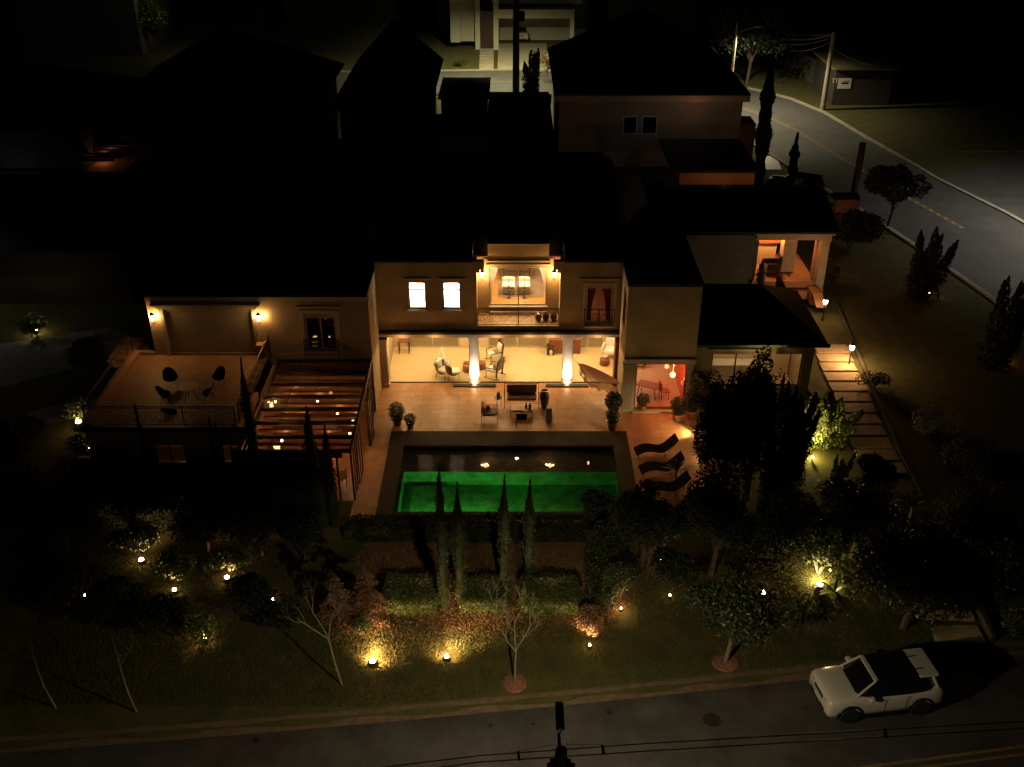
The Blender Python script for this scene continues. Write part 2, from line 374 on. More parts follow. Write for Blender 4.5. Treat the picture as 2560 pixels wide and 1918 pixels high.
ba.quad((PX0, 38.5, D), (PX1, 38.5, D), (PX1, 38.5, -.3), (PX0, 38.5, -.3)); ba.quad((PX0, 38.5, -.3), (PX1, 38.5, -.3), (PX1, PY1, -.3), (PX0, PY1, -.3))
ba.quad((PX0, PY1, D), (PX1, PY1, D), (PX1, PY1, -.1), (PX0, PY1, -.1)); ba.quad((PX0, PY0, D), (PX0, PY0, -.1), (PX1, PY0, -.1), (PX1, PY0, D))
ba.quad((PX0, PY0, D), (PX0, PY1, D), (PX0, PY1, -.1), (PX0, PY0, -.1)); ba.quad((PX1, PY0, D), (PX1, PY0, -.1), (PX1, PY1, -.1), (PX1, PY1, D))
ba.build('basin', POOLT, t)
st = MB()
st.box(PX0 + .01, -4.95, PY0 + .01, 38.49, D, -.3); st.box(-4.5, -2.9, PY0 + .9, 38.1, D, -1.25); st.box(-2.895, -.9, PY0 + .9, 37.7, D, -1.45)
st.build('steps', POOLT, t)
for i, x in enumerate((-3.9, -2.4, -.8, .8, 2.2)):
    l = MB(); l.lathe([(.0, 0), (.09, 0), (.09, .03), (0, .035)], (0, 0, 0), 12)
    l.v = [(x + a, PY0 + .005 + c, -1.0 + b) for a, b, c in l.v]
    lp = l.build('pool_light', emis('green pool lamp', (.1, 1, .2), 2.0), t)
    spot((x, PY0 + .12, -1.0), (x, 38.4, -1.25), (46, 40, 34, 20, 8)[i], 165, (.1, 1, .1), .07, t, .9)
m = mat('pool water', (1, 1, 1), .015); b = m.node_tree.nodes['Principled BSDF']
b.inputs['Transmission Weight'].default_value = 1; b.inputs['IOR'].default_value = 1.33
nt = m.node_tree; wv = nt.nodes.new('ShaderNodeTexNoise'); wv.inputs['Scale'].default_value = 4; wv.inputs['Detail'].default_value = 4
bm_ = nt.nodes.new('ShaderNodeBump'); bm_.inputs['Strength'].default_value = .03; bm_.inputs['Distance'].default_value = .1
nt.links.new(wv.outputs[0], bm_.inputs['Height']); nt.links.new(bm_.outputs[0], b.inputs['Normal'])
mb = MB(); mb.quad((PX0, PY0, -.1), (PX1, PY0, -.1), (PX1, PY1, -.1), (PX0, PY1, -.1))
tag(mb.build('water', m), kind='structure')

# ---------------- the villa ----------------
V = thing('villa', 'large ochre two storey villa with black tiled roofs and lit rooms facing the pool', 'house', (0, 46, 0))
def vb(name, mb, m, smooth=False, parent=None): return mb.build(name, m, parent or V, smooth=smooth)
YF = 46.3
# central front wall: upper storey with two windows, balcony notch and a french window
w1, w2, fd = (-5.17, -4.3, 4.26, 5.72), (-3.45, -2.58, 4.26, 5.72), (3.72, 5.02, 3.5, 5.45)
notch = (-1.76, 2.4, 3.36, 6.4)
mb = MB(); wall(mb, -6.76, 5.45, 3.08, 6.86, YF, .28, [w1, w2, fd, (-1.76, 2.4, 3.36, 6.42), (-1.38, 2.05, 6.3, 7.2)])
# stepped shoulders of the opening
for s, xa in ((1, -1.76), (-1, 2.4)):
    x = xa; mb.v and None
    mb.box(min(x, x + s * .16), max(x, x + s * .16), YF + .002, YF + .278, 6.26, 6.44)
vb('wall', mb, STUCCO)
tr = MB(); tr.box(-6.9, 5.52, YF - .22, YF - .002, 2.96, 3.1); vb('ledge', tr, mat('dark lead flashing', (.012, .012, .014), .5))
tr = MB(); tr.box(-6.78, 5.45, YF - .12, YF + .2, 2.74, 2.95); vb('lintel', tr, TRIM)
for (a0, a1, b0, b1) in (w1, w2):
    c = MB(); c.box(a0 - .22, a1 + .3, YF - .12, YF - .003, b1 + .22, b1 + .29); vb('window_hood', c, TRIM); c = MB(); c.box(a0 - .12, a1 + .12, YF - .1, YF - .003, b0 - .09, b0 - .01); vb('window_sill', c, TRIM)
c = MB(); c.box(fd[0] - .35, fd[1] + .35, YF - .14, YF - .003, 5.92, 6.0)
c.box(fd[0] - .18, fd[0] - .04, YF - .05, YF - .003, 3.45, 5.6); c.box(fd[1] + .04, fd[1] + .18, YF - .05, YF - .003, 3.45, 5.6); c.box(fd[0] - .18, fd[1] + .18, YF - .06, YF - .004, 5.6, 5.72)
vb('window_trim', c, TRIM)
def window(a0, a1, b0, b1, y, m=DARKM, glass=GLASS, mullions=(), bars=(), fw=.055, axis='x', d=.06):
    f = MB()
    def bx(p0, p1, q0, q1):
        if axis == 'x': f.box(p0, p1, y, y + d, q0, q1)
        else: f.box(y, y + d, p0, p1, q0, q1)
    bx(a0, a0 + fw, b0, b1); bx(a1 - fw, a1, b0, b1); bx(a0 + fw, a1 - fw, b0, b0 + fw); bx(a0 + fw, a1 - fw, b1 - fw, b1)
    for x in mullions: bx(x - fw / 2, x + fw / 2, b0 + fw, b1 - fw)
    for z in bars:
        xs_ = [a0 + fw] + [c for x in mullions for c in (x - fw / 2, x + fw / 2)] + [a1 - fw]
        for k in range(0, len(xs_), 2): bx(xs_[k], xs_[k + 1], z - fw / 2, z + fw / 2)
    o = vb('window', f, m)
    g = MB(); yy = y + d * .5
    if axis == 'x': g.quad((a0 + fw, yy, b0 + fw), (a1 - fw, yy, b0 + fw), (a1 - fw, yy, b1 - fw), (a0 + fw, yy, b1 - fw))
    else: g.quad((yy, a0 + fw, b0 + fw), (yy, a1 - fw, b0 + fw), (yy, a1 - fw, b1 - fw), (yy, a0 + fw, b1 - fw))
    g.build('pane', glass, o); return o
def curtain(x0, x1, z0, z1, y, m, n=14, amp=.03, taper=0):
    mb = MB(); rows = 6
    for j in range(rows + 1):
        t_ = j / rows
        for i in range(n * 2 + 1):
            s_ = i / (n * 2); x = x0 + (x1 - x0) * s_
            if taper > 0: x = x0 + (x1 - x0) * s_ * (1 - taper * math.sin(min(1, t_ * 1.15) * math.pi * .5))
            if taper < 0: x = x1 - (x1 - x0) * (1 - s_) * (1 + taper * math.sin(min(1, t_ * 1.15) * math.pi * .5))
            mb.v.append((x, y + (amp if i % 2 else -amp), z1 + (z0 - z1) * t_))
    k = n * 2 + 1
    for j in range(rows):
        for i in range(k - 1): mb.f.append((j * k + i, j * k + i + 1, (j + 1) * k + i + 1, (j + 1) * k + i))
    return mb
CURT = mat('sheer white curtain', (.85, .84, .8), .9); b = CURT.node_tree.nodes['Principled BSDF']
b.inputs['Transmission Weight'].default_value = .0
ntc = CURT.node_tree; tl = ntc.nodes.new('ShaderNodeBsdfTranslucent'); tl.inputs[0].default_value = (.9, .88, .84, 1)
mxs = ntc.nodes.new('ShaderNodeMixShader'); mxs.inputs[0].default_value = .55
ntc.links.new(b.outputs[0], mxs.inputs[1]); ntc.links.new(tl.outputs[0], mxs.inputs[2]); ntc.links.new(mxs.outputs[0], ntc.nodes['Material Output'].inputs[0])
for i, (a0, a1, b0, b1) in enumerate((w1, w2)):
    window(a0, a1, b0, b1, YF + .1, bars=(b1 - .42,))
    vb('curtain', curtain(a0 + .02, a1 - .02, b0 - .02, b1 + .05, YF + .42, CURT, 9, .006), CURT)
light((-4.73, YF + 1.0, 5.3), 700, (1, .78, .62), .15, V); light((-3.0, YF + 1.0, 5.3), 700, (.93, .92, 1), .15, V)
INW = mat('warm plaster interior', (.6, .47, .3), .85)
# interior partitions, floors, ceilings
mb = MB(); mb.box(-6.74, 5.43, YF + .28, 54, 3.1, 3.34); mb.box(-6.74, 5.43, YF + .285, 54, 6.3, 6.5) if False else None
vb('floor_slab', mb, INW)
for q in ((-2.3, -2.2, YF + .282, 53.9), (2.9, 3.0, YF + .282, 53.9), (-3.9, -3.82, YF + .6, 50.99), (-6.7, -2.32, 51, 51.1), (3.02, 5.4, 51.5, 51.6)):
    mb = MB(); mb.box(*q, 3.345, 6.8); vb('partition', mb, INW)
mb = MB(); wall(mb, YF + .285, 54, 0, 6.8, -6.76, .2, [], 'y'); vb('wall', mb, STUCCO); mb = MB(); wall(mb, YF + .285, 54, 3.1, 6.8, 5.25, .2, [], 'y'); vb('wall', mb, STUCCO); mb = MB(); mb.box(-6.56, 5.25, 53.92, 54.1, 0, 6.8); vb('wall', mb, STUCCO)
# alcove back wall with balcony door and raised parapet
YB = 47.72; dr = (-1.16, 1.8, 3.82, 5.95)
mb = MB(); wall(mb, -1.76, 2.4, 3.3, 6.3, YB, .2, [dr]); mb.box(-1.46, 2.1, YB, YB + .2, 6.302, 6.42)
wall(mb, -1.22, 1.86, 6.42, 7.16, YB, .2, [])
vb('parapet', mb, STUCCO)
mb = MB(); mb.box(-1.25, 1.9, YB - .09, YB - .003, 6.27, 6.34); mb.box(-1.24, 1.88, YB - .05, YB + .25, 7.163, 7.22)
mb.box(-1.3, 1.92, YB - .06, YB - .002, 6.05, 6.13); vb('cornice', mb, TRIM)
for xx in (-1.96, 2.4): mb = MB(); wall(mb, YF + .285, YB, 3.3, 6.55, xx, .2, [], 'y'); vb('wall', mb, STUCCO)
mb = MB(); mb.box(-1.755, 2.395, YF + .285, YB - .003, 3.34, 3.372); mb.box(-1.755, 2.395, YF - .05, YF + .283, 3.33, 3.375); vb('balcony_floor', mb, tilemat('balcony tiles', (.42, .27, .15), (.4, .25, .14), (.25, .16, .09), .4, .4))
mb = MB(); mb.box(-1.2, 1.85, YB - .1, YB - .003, 3.72, 3.80); mb.box(-1.12, 1.78, YB - .22, YB - .101, 3.376, 3.55); vb('door_sill', mb, mat('pale stone', (.55, .48, .4), .5))
window(dr[0], dr[1], dr[2], dr[3], YB + .06, m=mat('pale grey frame', (.4, .36, .28), .4), mullions=(.32,), fw=.06)
# upstairs living room
RF = tilemat('honey floorboards', (.55, .26, .07), (.42, .18, .05), (.2, .1, .04), 1.6, .12, .35, .004, .1)
mb = MB(); mb.box(-2.19, 2.89, YB + .205, 53.9, 3.5, 3.8); vb('room_floor', mb, RF)
vb('curtain', curtain(-1.14, -.62, 3.84, 6.1, YB + .34, CURT, 8, .03, .8), CURT); vb('curtain', curtain(1.3, 1.8, 3.84, 6.1, YB + .34, CURT, 8, .03, -.8), CURT)
for x, y in ((-1.2, 49.6), (.4, 50.6), (1.8, 49.4), (.3, 48.6)):
    light((x, y, 6.1), 280, (1, .66, .32), .08, V)
light((4.3, 48.3, 6.2), 34, (1, .3, .2), .1, V)
# wall lanterns
def lantern(name, x, y, z, power, flip=1, dy_=0):
    mb = MB(); mb.tube([(x, y + .3, z - .3), (x, y + .1, z - .42), (x, y, z - .36), (x, y, z - .2)], .014, 6)
    mb.lathe([(.03, 0), (.075, .02), (.075, .04), (.06, .05)], (x, y, z - .22), 8)
    mb.lathe([(.13, 0), (.05, .11), (.02, .13), (.035, .16), (.005, .2)], (x, y, z + .13), 8)
    for k in range(4):
        a = math.pi / 4 + k * math.pi / 2; mb.tube([(x + .07 * math.cos(a), y + .07 * math.sin(a), z - .18), (x + .115 * math.cos(a), y + .115 * math.sin(a), z + .13)], .006, 4)
    o = vb('wall_lantern', mb, BLACK)
    g = MB(); g.lathe([(.058, 0), (.082, .1), (.098, .22), (.1, .29)], (x, y, z - .17), 10); g.build('lantern_glass', BULB, o, smooth=True)
    for dx, dy, s_ in ((0, -.22, .5), (0, .0, 1)):
        pass
    light((x + .17 * flip, y - .02 + dy_, z - .02), power * .5, (1, .54, .17), .05, V); light((x - .17 * flip, y - .02 + dy_, z - .02), power * .5, (1, .54, .17), .05, V)
lantern('l', -1.5, YB - .34, 5.72, 112); lantern('l', 2.13, YB - .34, 5.72, 112)
# iron railings with scrolls
def spiral(mb, c, r, turns=2.1, s=1, axis='x', th=.009, a0=0):
    pts = []
    for k in range(26):
        t_ = k / 25; a = a0 + s * t_ * turns * 2 * math.pi; rr = r * (1 - .86 * t_)
        dx, dz = rr * math.cos(a), rr * math.sin(a)
        pts.append((c[0] + dx, c[1], c[2] + dz) if axis == 'x' else (c[0], c[1] + dx, c[2] + dz))
    mb.tube(pts, th, 4)
def railing(a0, a1, y, z0, h, axis='x', posts=(), scroll=.3, m=BLACK, name='railing', lattice=False):
    mb = MB(); p = (lambda a, z: (a, y, z)) if axis == 'x' else (lambda a, z: (y, a, z))
    mb.tube([p(a0, z0 + h), p(a1, z0 + h)], .024, 6); mb.tube([p(a0, z0 + h - .08), p(a1, z0 + h - .08)], .012, 4); mb.tube([p(a0, z0 + .07), p(a1, z0 + .07)], .015, 4)
    for a in (a0, a1, *posts): mb.tube([p(a, z0), p(a, z0 + h + .04)], .024, 6)
    n = max(1, round((a1 - a0) / (scroll * 2.3))); st_ = (a1 - a0) / n; zc = z0 + .07 + (h - .15) / 2
    for k in range(n):
        c = a0 + st_ * (k + .5); s = 1 if k % 2 else -1
        cc = (c, y, zc) if axis == 'x' else (y, c, zc)
        spiral(mb, cc, min(scroll, (h - .17) / 2), 2.1, s, axis, .009, math.pi * (.5 if s > 0 else .5))
        for q in (-1, 1):
            c2 = c + q * st_ * .43
            spiral(mb, (c2, y, zc + .2 * q) if axis == 'x' else (y, c2, zc + .2 * q), .1, 1.5, -s, axis, .007)
            spiral(mb, (c2, y, zc - .2 * q) if axis == 'x' else (y, c2, zc - .2 * q), .08, 1.5, s, axis, .007)
    if lattice:
        n = int((a1 - a0) / .16)
        for k in range(n): mb.tube([p(a0 + k * .16, z0 + .07), p(a0 + k * .16 + .16, z0 + h - .08)], .007, 4); mb.tube([p(a0 + k * .16 + .16, z0 + .07), p(a0 + k * .16, z0 + h - .08)], .007, 4)
    return vb(name, mb, m)
railing(-1.72, 2.36, YF - .03, 3.38, .95, posts=(.32,))
railing(fd[0] - .1, fd[1] + .12, YF - .2, 3.42, .95, scroll=.2, posts=(fd[0] + .65,))
mb = MB(); mb.box(fd[0] - .12, fd[1] + .14, YF - .24, YF - .004, 3.34, 3.42); vb('balcony_floor', mb, TRIM)
window(*fd, YF + .1, m=TRIM, mullions=((fd[0] + fd[1]) / 2,), fw=.07)
RC = mat('red curtain', (.5, .1, .07), .9); vb('curtain', curtain(fd[0], fd[0] + .55, 3.5, 5.5, YF + .36, RC, 7, .03, .5), RC); vb('curtain', curtain(fd[1] - .55, fd[1], 3.5, 5.5, YF + .36, RC, 7, .03, -.5), RC)
# veranda: floor, back wall with sliding doors, columns, ceiling, end piers
VF = tilemat('cream veranda floor', (.66, .52, .3), (.64, .5, .29), (.56, .44, .26), .8, .8, .4, .004, .06, var=.93)
mb = MB(); mb.box(-6.74, 5.62, 46.42, 53.9, -.3, .02); vb('veranda_floor', mb, VF)
mb = MB(); mb.box(-6.9, 5.62, 46.36, 46.419, -.3, .035); vb('floor_channel', mb, DARKM)
drs = [(-5.9, -2.9, .03, 2.4), (-1.35, 1.95, .03, 2.4), (3.3, 5.1, .03, 2.4)]
mb = MB(); wall(mb, -6.55, 5.5, .02, 2.72, 50.25, .2, drs); vb('wall', mb, INW)
for a in drs:
    window(a[0], a[1], a[2], a[3], 50.27, m=mat('pale grey frame', (.4, .36, .28), .4), mullions=((a[0] + a[1]) / 2,), fw=.09)
mb = MB(); mb.box(-6.55, 5.6, YF + .02, 53.9, 2.8, 3.05); vb('ceiling', mb, INW)
for x in (-5.8, -3.6, -1.0, .9, 3.0, 4.9):
    for y in (47.1, 49.4):
        light((x, y, 2.68), 108, (1, .71, .32), .06, V)
for x in (-4.5, .3, 4.2): light((x, 51.8, 2.5), 42, (1, .75, .38), .1, V)
def fluted(x0, x1, y0, y1, z0, z1, m=TRIM, name='column', side=False, n=6):
    mb = MB(); mb.box(x0, x1, y0, y1, z0, z1); st_ = (x1 - x0) / n
    for k in range(n): mb.box(x0 + st_ * (k + .18), x0 + st_ * (k + .82), y0 - .022, y0 + .001, z0 + .18, z1 - .15)
    st_ = (y1 - y0) / n
    for k in range(n):
        for xx in ((x0 - .022, x0 + .001), (x1 - .001, x1 + .022)): mb.box(*xx, y0 + st_ * (k + .18), y0 + st_ * (k + .82), z0 + .18, z1 - .15)
    mb.box(x0 - .05, x1 + .05, y0 - .05, y1 + .05, z0, z0 + .12); mb.box(x0 - .06, x1 + .06, y0 - .06, y1 + .06, z1 - .12, z1)
    return vb(name, mb, m)
for cx_ in (-1.95, 2.87):
    fluted(cx_ - .24, cx_ + .24, YF - .02, YF + .42, .036, 2.74)
    l = MB(); l.lathe([(.11, 0), (.12, .03), (.1, .05)], (cx_, YF - .22, .14), 12); l.build('uplight', BULB, V)
    spot((cx_, YF - .2, .2), (cx_, YF + .05, 1.1), 900, 100, (1, .9, .72), .04, V, .3)
    light((cx_, YF - .26, .27), 5, (1, .8, .5), .03, V)
fluted(-6.76, -6.4, YF - .3, YF + .4, .036, 2.74); fluted(5.3, 5.62, YF - .28, YF + .4, .036, 2.74, REDWOOD)
for x in (-5.6, -3.9, -.8, .9, 2.0, 4.4): light((x, YF - .45, 2.6), 15, (1, .5, .17), .08, V)
# central roof
mb = MB()
SL = .42
def slope(x0, x1, y0, y1, z0, z1, th=.12):
    mb.add([(x0, y0, z0), (x1, y0, z0), (x1, y1, z1), (x0, y1, z1), (x0, y0, z0 + th), (x1, y0, z0 + th), (x1, y1, z1 + th), (x0, y1, z1 + th)],
           [(0, 3, 2, 1), (4, 5, 6, 7), (0, 1, 5, 4), (1, 2, 6, 5), (2, 3, 7, 6), (3, 0, 4, 7)])
yr = 55.0
def zr(y, y0=YF - .1, z0=6.84): return z0 + (min(y, 49.5) - y0) * .06 + max(0, y - 49.5) * .36
YK = 49.5; slope(-6.9, -1.96, YF - .1, YK, zr(YF - .1), zr(YK)); slope(2.6, 5.6, YF - .1, YK, zr(YF - .1), zr(YK)); slope(-6.9, 5.6, YK + .002, yr, zr(YK), zr(yr)); slope(-1.22, 1.86, YB + .26, YK, zr(YB + .26) - .002, zr(YK) - .002); slope(-1.958, -1.222, YB + .21, YK, 6.44, zr(YK) - .004); slope(1.862, 2.598, YB + .21, YK, 6.44, zr(YK) - .004)

slope(-6.9, 5.6, yr + .002, 64, zr(yr), 6.8)
vb('roof', mb, ROOF)
for xx in (-1.97, 2.6): mb = MB(); mb.box(xx, xx + .012, YF + .28, YK, 6.45, 6.98); vb('roof_cheek', mb, ROOF)
# left wing
YL = 43.45; lw = (-9.85, -8.4, 3.45, 5.2); bl = (-16.45, -12.25, 3.3, 5.5)
mb = MB(); wall(mb, -17.2, -6.76, 0, 6.42, YL, .28, [lw, bl]); wall(mb, YL + .285, 46.29, 0, 6.42, -6.96, .2, [], 'y'); wall(mb, YL + .285, 60, 0, 6.42, -17.2, .25, [], 'y'); vb('wall', mb, STUCCO)
mb = MB(); mb.box(-17.0, -11.85, YL - .16, YL - .003, 5.86, 5.95); mb.box(-16.75, -12.0, YL - .1, YL - .003, 5.7, 5.858)
for x in (-16.55, -12.2): mb.box(x - .09, x + .09, YL - .08, YL - .003, 3.2, 5.69)
vb('cornice', mb, TRIM)
mb = MB()
for k in range(28): mb.box(bl[0] + .02, bl[1] - .02, YL + .1, YL + .13 + .008 * (k % 2), bl[2] + k * .0785, bl[2] + k * .0785 + .074)
vb('shutter', mb, mat('ochre shutter', (.42, .33, .2), .6, noise=.1, nscale=2))
mb = MB(); mb.box(-17.2, -6.7, YL - .06, YL - .003, 6.1, 6.42); vb('fascia', mb, TRIM)
lantern('l', -16.93, YL - .28, 5.35, 62, 1, .2); lantern('l', -11.93, YL - .28, 5.35, 62, 1, .2)
window(*lw, YL + .12, m=TRIM, mullions=(-9.12,), fw=.07, glass=GLASSD)
mb = MB(); mb.box(lw[0] - .3, lw[1] + .3, YL - .1, YL - .003, 5.75, 5.83); mb.box(lw[0] - .2, lw[0] - .02, YL - .06, YL - .003, 3.35, 5.45); mb.box(lw[1] + .02, lw[1] + .2, YL - .06, YL - .003, 3.35, 5.45); mb.box(lw[0] - .2, lw[1] + .2, YL - .06, YL - .003, 5.452, 5.6); vb('window_trim', mb, TRIM)
railing(lw[0] - .1, lw[1] + .1, YL - .18, 3.25, .85, scroll=.2)
mb = MB(); mb.box(-9.8, -9.25, YL + 2.1, YL + 2.2, 4.3, 5.1); vb('picture', mb, RC)
light((-9.3, YL + 1.5, 5.9), 9, (1, .45, .2), .08, V)
mb = MB(); mb.box(-10.6, -7.0, YL + 3.2, YL + 3.3, 3.3, 6.3); mb.box(-10.7, -10.6, YL + .3, YL + 3.3, 3.3, 6.3); vb('partition', mb, INW)
mb = MB(); hiproof(mb, -17.2, -7.0, YL - .1, 60, 6.43, 2.0, .25); vb('roof', mb, ROOF)
# left end: side wall return and small balcony with railing
mb = MB(); mb.box(-18.35, -17.21, YL - .0, YL + .25, 2.9, 3.34); mb.box(-18.3, -17.21, YL + .26, 60, 0, 2.9)
vb('wall', mb, STUCCO)
mb = MB(); mb.box(-19.5, -18.36, 43.1, 45.6, 2.95, 3.1); mb.box(-19.35, -18.5, 43.3, 45.4, 2.6, 2.95); vb('balcony_floor', mb, TERRA)
railing(-19.45, -18.4, 43.12, 3.1, .95, scroll=.25); railing(43.12, 45.5, -19.45, 3.1, .95, 'y', scroll=.25); railing(-19.45, -18.4, 45.52, 3.1, .95, scroll=.25)
# terrace block
TF = tilemat('terrace tiles', (.3, .16, .075), (.26, .135, .065), (.17, .12, .08), .45, .45, .6, .01, .2)
mb = MB(); mb.box(-18.3, -11.9, 36.9, YL - .003, 3.02, 3.2); vb('terrace_floor', mb, TF)
tw = [(-15.5, -14.2, 1.3, 2.3), (-12.6, -11.8, 1.3, 2.3)]
mb = MB(); wall(mb, -18.3, -11.45, -.1, 3.01, 36.92, .25, tw); wall(mb, 37.2, YL, -.1, 3.01, -18.3, .25, [], 'y'); mb.box(-18.0, -11.6, 40.2, 40.3, 0, 3.0); vb('wall', mb, STUCCO)
for a in tw: window(*a, 36.98, mullions=((a[0] + a[1]) / 2,))
light((-14.8, 38.6, 2.6), 16, (1, .42, .18), .1, V); light((-12.3, 38.4, 2.6), 16, (1, .42, .18), .1, V)
mb = MB(); mb.box(-18.32, -17.95, 36.9, YL - .004, 3.202, 3.42); mb.box(-18.36, -17.9, 36.86, YL - .004, 3.422, 3.47); vb('parapet', mb, TERRA)
mb = MB(); mb.box(-12.02, -11.72, 36.9, YL - .004, 3.202, 3.3); mb.box(-12.2, -11.85, 43.0, 43.4, 3.21, 3.95); vb('parapet', mb, TERRA)
mb = MB(); mb.box(-18.4, -11.4, 36.75, 36.89, 3.05, 3.24); vb('ledge', mb, BLACK)
railing(-18.2, -11.8, 36.98, 3.24, .95, scroll=.45, posts=(-16, -14)); railing(36.98, 43.3, -11.62, 3.3, 1.05, 'y', scroll=.3, lattice=True); railing(36.98, 43.3, -18.2, 3.47, .85, 'y', scroll=.3)
# glass garden room in front of left wing
GX0, GX1, GY0, GY1 = -11.3, -6.84, 36.0, YL - .01
ZB, ZT = 2.62, 2.92
def zg(y): return ZB + (y - GY0) / (GY1 - GY0) * (ZT - ZB)
nrow = 7; rowy = [GY0 + (GY1 - GY0) * k / nrow for k in range(nrow + 1)]
mb = MB()
for k, y in enumerate(rowy):
    z = zg(y); mb.box(GX0, GX1, y - .05 if k else y, y + .05 if k < nrow else y, z - .12, z + .04)
for x in (GX0, GX1): mb.add([(x - .05, GY0, zg(GY0) - .14), (x + .05, GY0, zg(GY0) - .14), (x + .05, GY1, zg(GY1) - .14), (x - .05, GY1, zg(GY1) - .14), (x - .05, GY0, zg(GY0) + .06), (x + .05, GY0, zg(GY0) + .06), (x + .05, GY1, zg(GY1) + .06), (x - .05, GY1, zg(GY1) + .06)],
          [(0, 3, 2, 1), (4, 5, 6, 7), (0, 1, 5, 4), (1, 2, 6, 5), (2, 3, 7, 6), (3, 0, 4, 7)])
for x in (-10.2, -9.1, -8.0): mb.tube([(x, GY0, zg(GY0) + .01), (x, GY1, zg(GY1) + .01)], .018, 4)
ofr = vb('rooflight_frame', mb, BLACK)
for k in range(nrow):
    for i in range(4):
        xa, xb = [GX0, -10.2, -9.1, -8.0, GX1][i:i + 2]; ya, yb = rowy[k] + .05, rowy[k + 1] - .05
        g = MB(); g.quad((xa + .03, ya, zg(ya)), (xb - .03, ya, zg(ya)), (xb - .03, yb, zg(yb)), (xa + .03, yb, zg(yb))); g.build('roof_pane', GLASSR, ofr)
mb = MB(); mb.box(GX0, GX1, GY0 - .12, GY0 - .06, 1.95, 2.62) if False else None
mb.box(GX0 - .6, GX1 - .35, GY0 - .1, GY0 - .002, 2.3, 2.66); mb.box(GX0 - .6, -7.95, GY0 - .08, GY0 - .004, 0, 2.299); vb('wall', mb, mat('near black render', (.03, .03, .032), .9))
# glazed side wall: sliding leaves along x=GX1
for k, (ya, yb, xo) in enumerate(((36.05, 37.2, 0), (37.2, 38.35, .07), (40.3, 41.4, .12), (41.4, 42.45, .05), (42.4, 43.4, 0), (40.25, 41.35, .2))):
    f = MB(); x = GX1 + xo
    for q in (ya, yb - .06): f.box(x - .025, x + .025, q, q + .06, .03, 2.5)
    f.box(x - .025, x + .025, ya + .06, yb - .06, .03, .1); f.box(x - .025, x + .025, ya + .06, yb - .06, 2.42, 2.5); f.box(x - .02, x + .02, ya + .53, ya + .57, .1, 2.42)
    o = vb('glass_door', f, DARKM); g = MB(); g.quad((x, ya + .06, .1), (x, yb - .06, .1), (x, yb - .06, 2.42), (x, ya + .06, 2.42)); g.build('pane', GLASS, o)
f = MB()
for x in (-8.0, -7.45, GX1): f.box(x - .04, x + .04, GY0, GY0 + .06, .0, 2.6)
vb('glass_door', f, DARKM)
mb = MB(); mb.box(GX0 - .4, GX1 - .05, GY0 - .0, YL + 4.5, -.28, .01); vb('garden_room_floor', mb, tilemat('reddish boards', (.4, .2, .1), (.34, .16, .08), (.12, .06, .03), 2.4, .14, .3, .006, .15))
mb = MB(); mb.box(GX0 - .35, GX0 - .2, GY0, YL, 0, 2.6); vb('wall', mb, TERRA)
mb = MB()
for k in range(13): mb.box(GX0 + .1, GX1 - .1, GY0 + .4 + k * .55, GY0 + .5 + k * .55, 2.22, 2.34)
vb('rafters', mb, WOOD)
for (x, y) in ((-10.4, 41.2), (-9.1, 41.0), (-8.0, 39.9), (-9.6, 39.5), (-10.1, 37.6), (-8.2, 37.6), (-7.2, 39.2), (-7.2, 38.2)):
    l = MB(); l.lathe([(.0, 0), (.055, 0), (.055, .03), (.03, .08)], (x, y, 2.05), 10); l.build('ceiling_lamp', emis('small warm lamp', (1, .7, .4), 14), V)
    light((x, y, 1.95), 10, (1, .45, .2), .05, V)
# right wing
YR = 43.5; rd = (6.08, 8.5, .1, 2.66)
mb = MB(); wall(mb, 5.45, 8.9, 0, 6.8, YR, .28, [rd]); wall(mb, YR + .285, 46.29, 0, 6.8, 5.45, .2, [(44.3, 45.3, 4.2, 6.0)], 'y'); mb.box(8.7, 8.9, YR + .285, 56, 0, 6.8); mb.box(5.66, 8.69, 52, 52.2, 0, 6.8); vb('wall', mb, STUCCO)
window(44.3, 45.3, 4.2, 6.0, 5.52, axis='y', fw=.05)
mb = MB(); mb.box(5.7, 8.69, YR + .3, 51.9, 2.9, 3.2); vb('ceiling', mb, INW)
light((6.6, 45, 5.8), 26, (1, .5, .3), .1, V)
fluted(5.45, 5.98, YR - .06, YR + .25, .01, 2.7, n=7); fluted(8.56, 8.78, YR - .05, YR + .25, .01, 2.7, n=3)
mb = MB(); mb.box(5.43, 8.95, YR - .14, YR - .003, 2.92, 3.0); mb.box(5.44, 8.9, YR - .09, YR - .003, 2.72, 2.92); vb('cornice', mb, TRIM)
window(*rd, YR + .08, m=DARKM, fw=.04, mullions=())
mb = MB(); mb.box(5.98, 8.6, YR - .2, YR + .3, -.1, .08); vb('door_sill', mb, TRIM)
mb = MB(); mb.box(5.66, 8.69, YR + .3, 51.9, -.2, .1); vb('room_floor', mb, mat('pinkish stone floor', (.5, .36, .26), .35, noise=.08, nscale=2))
mb = MB(); mb.box(8.6, 8.69, YR + .3, 50.6, .1, 2.9); vb('partition', mb, mat('red lacquer', (.5, .06, .03), .5))
for (x, y, z, cc, pw, rr) in ((7.75, 44.75, 1.86, (1, .10, .03), 26, .11), (8.0, 44.25, 1.66, (1, .33, .1), 34, .14)):
    l = MB(); l.lathe([(.02, -rr), (rr * .7, -rr * .7), (rr, 0), (rr * .7, rr * .7), (.02, rr)], (x, y, z), 14); l.tube([(x, y, z + rr), (x, y, 2.88)], .008, 4)
    l.build('pendant_lamp', emis('red pendant %d' % int(pw), cc, 9), V, smooth=True); 
    for q in (-1, 1): light((x + q * .3, y, z - .25), pw * .5, cc, .08, V)
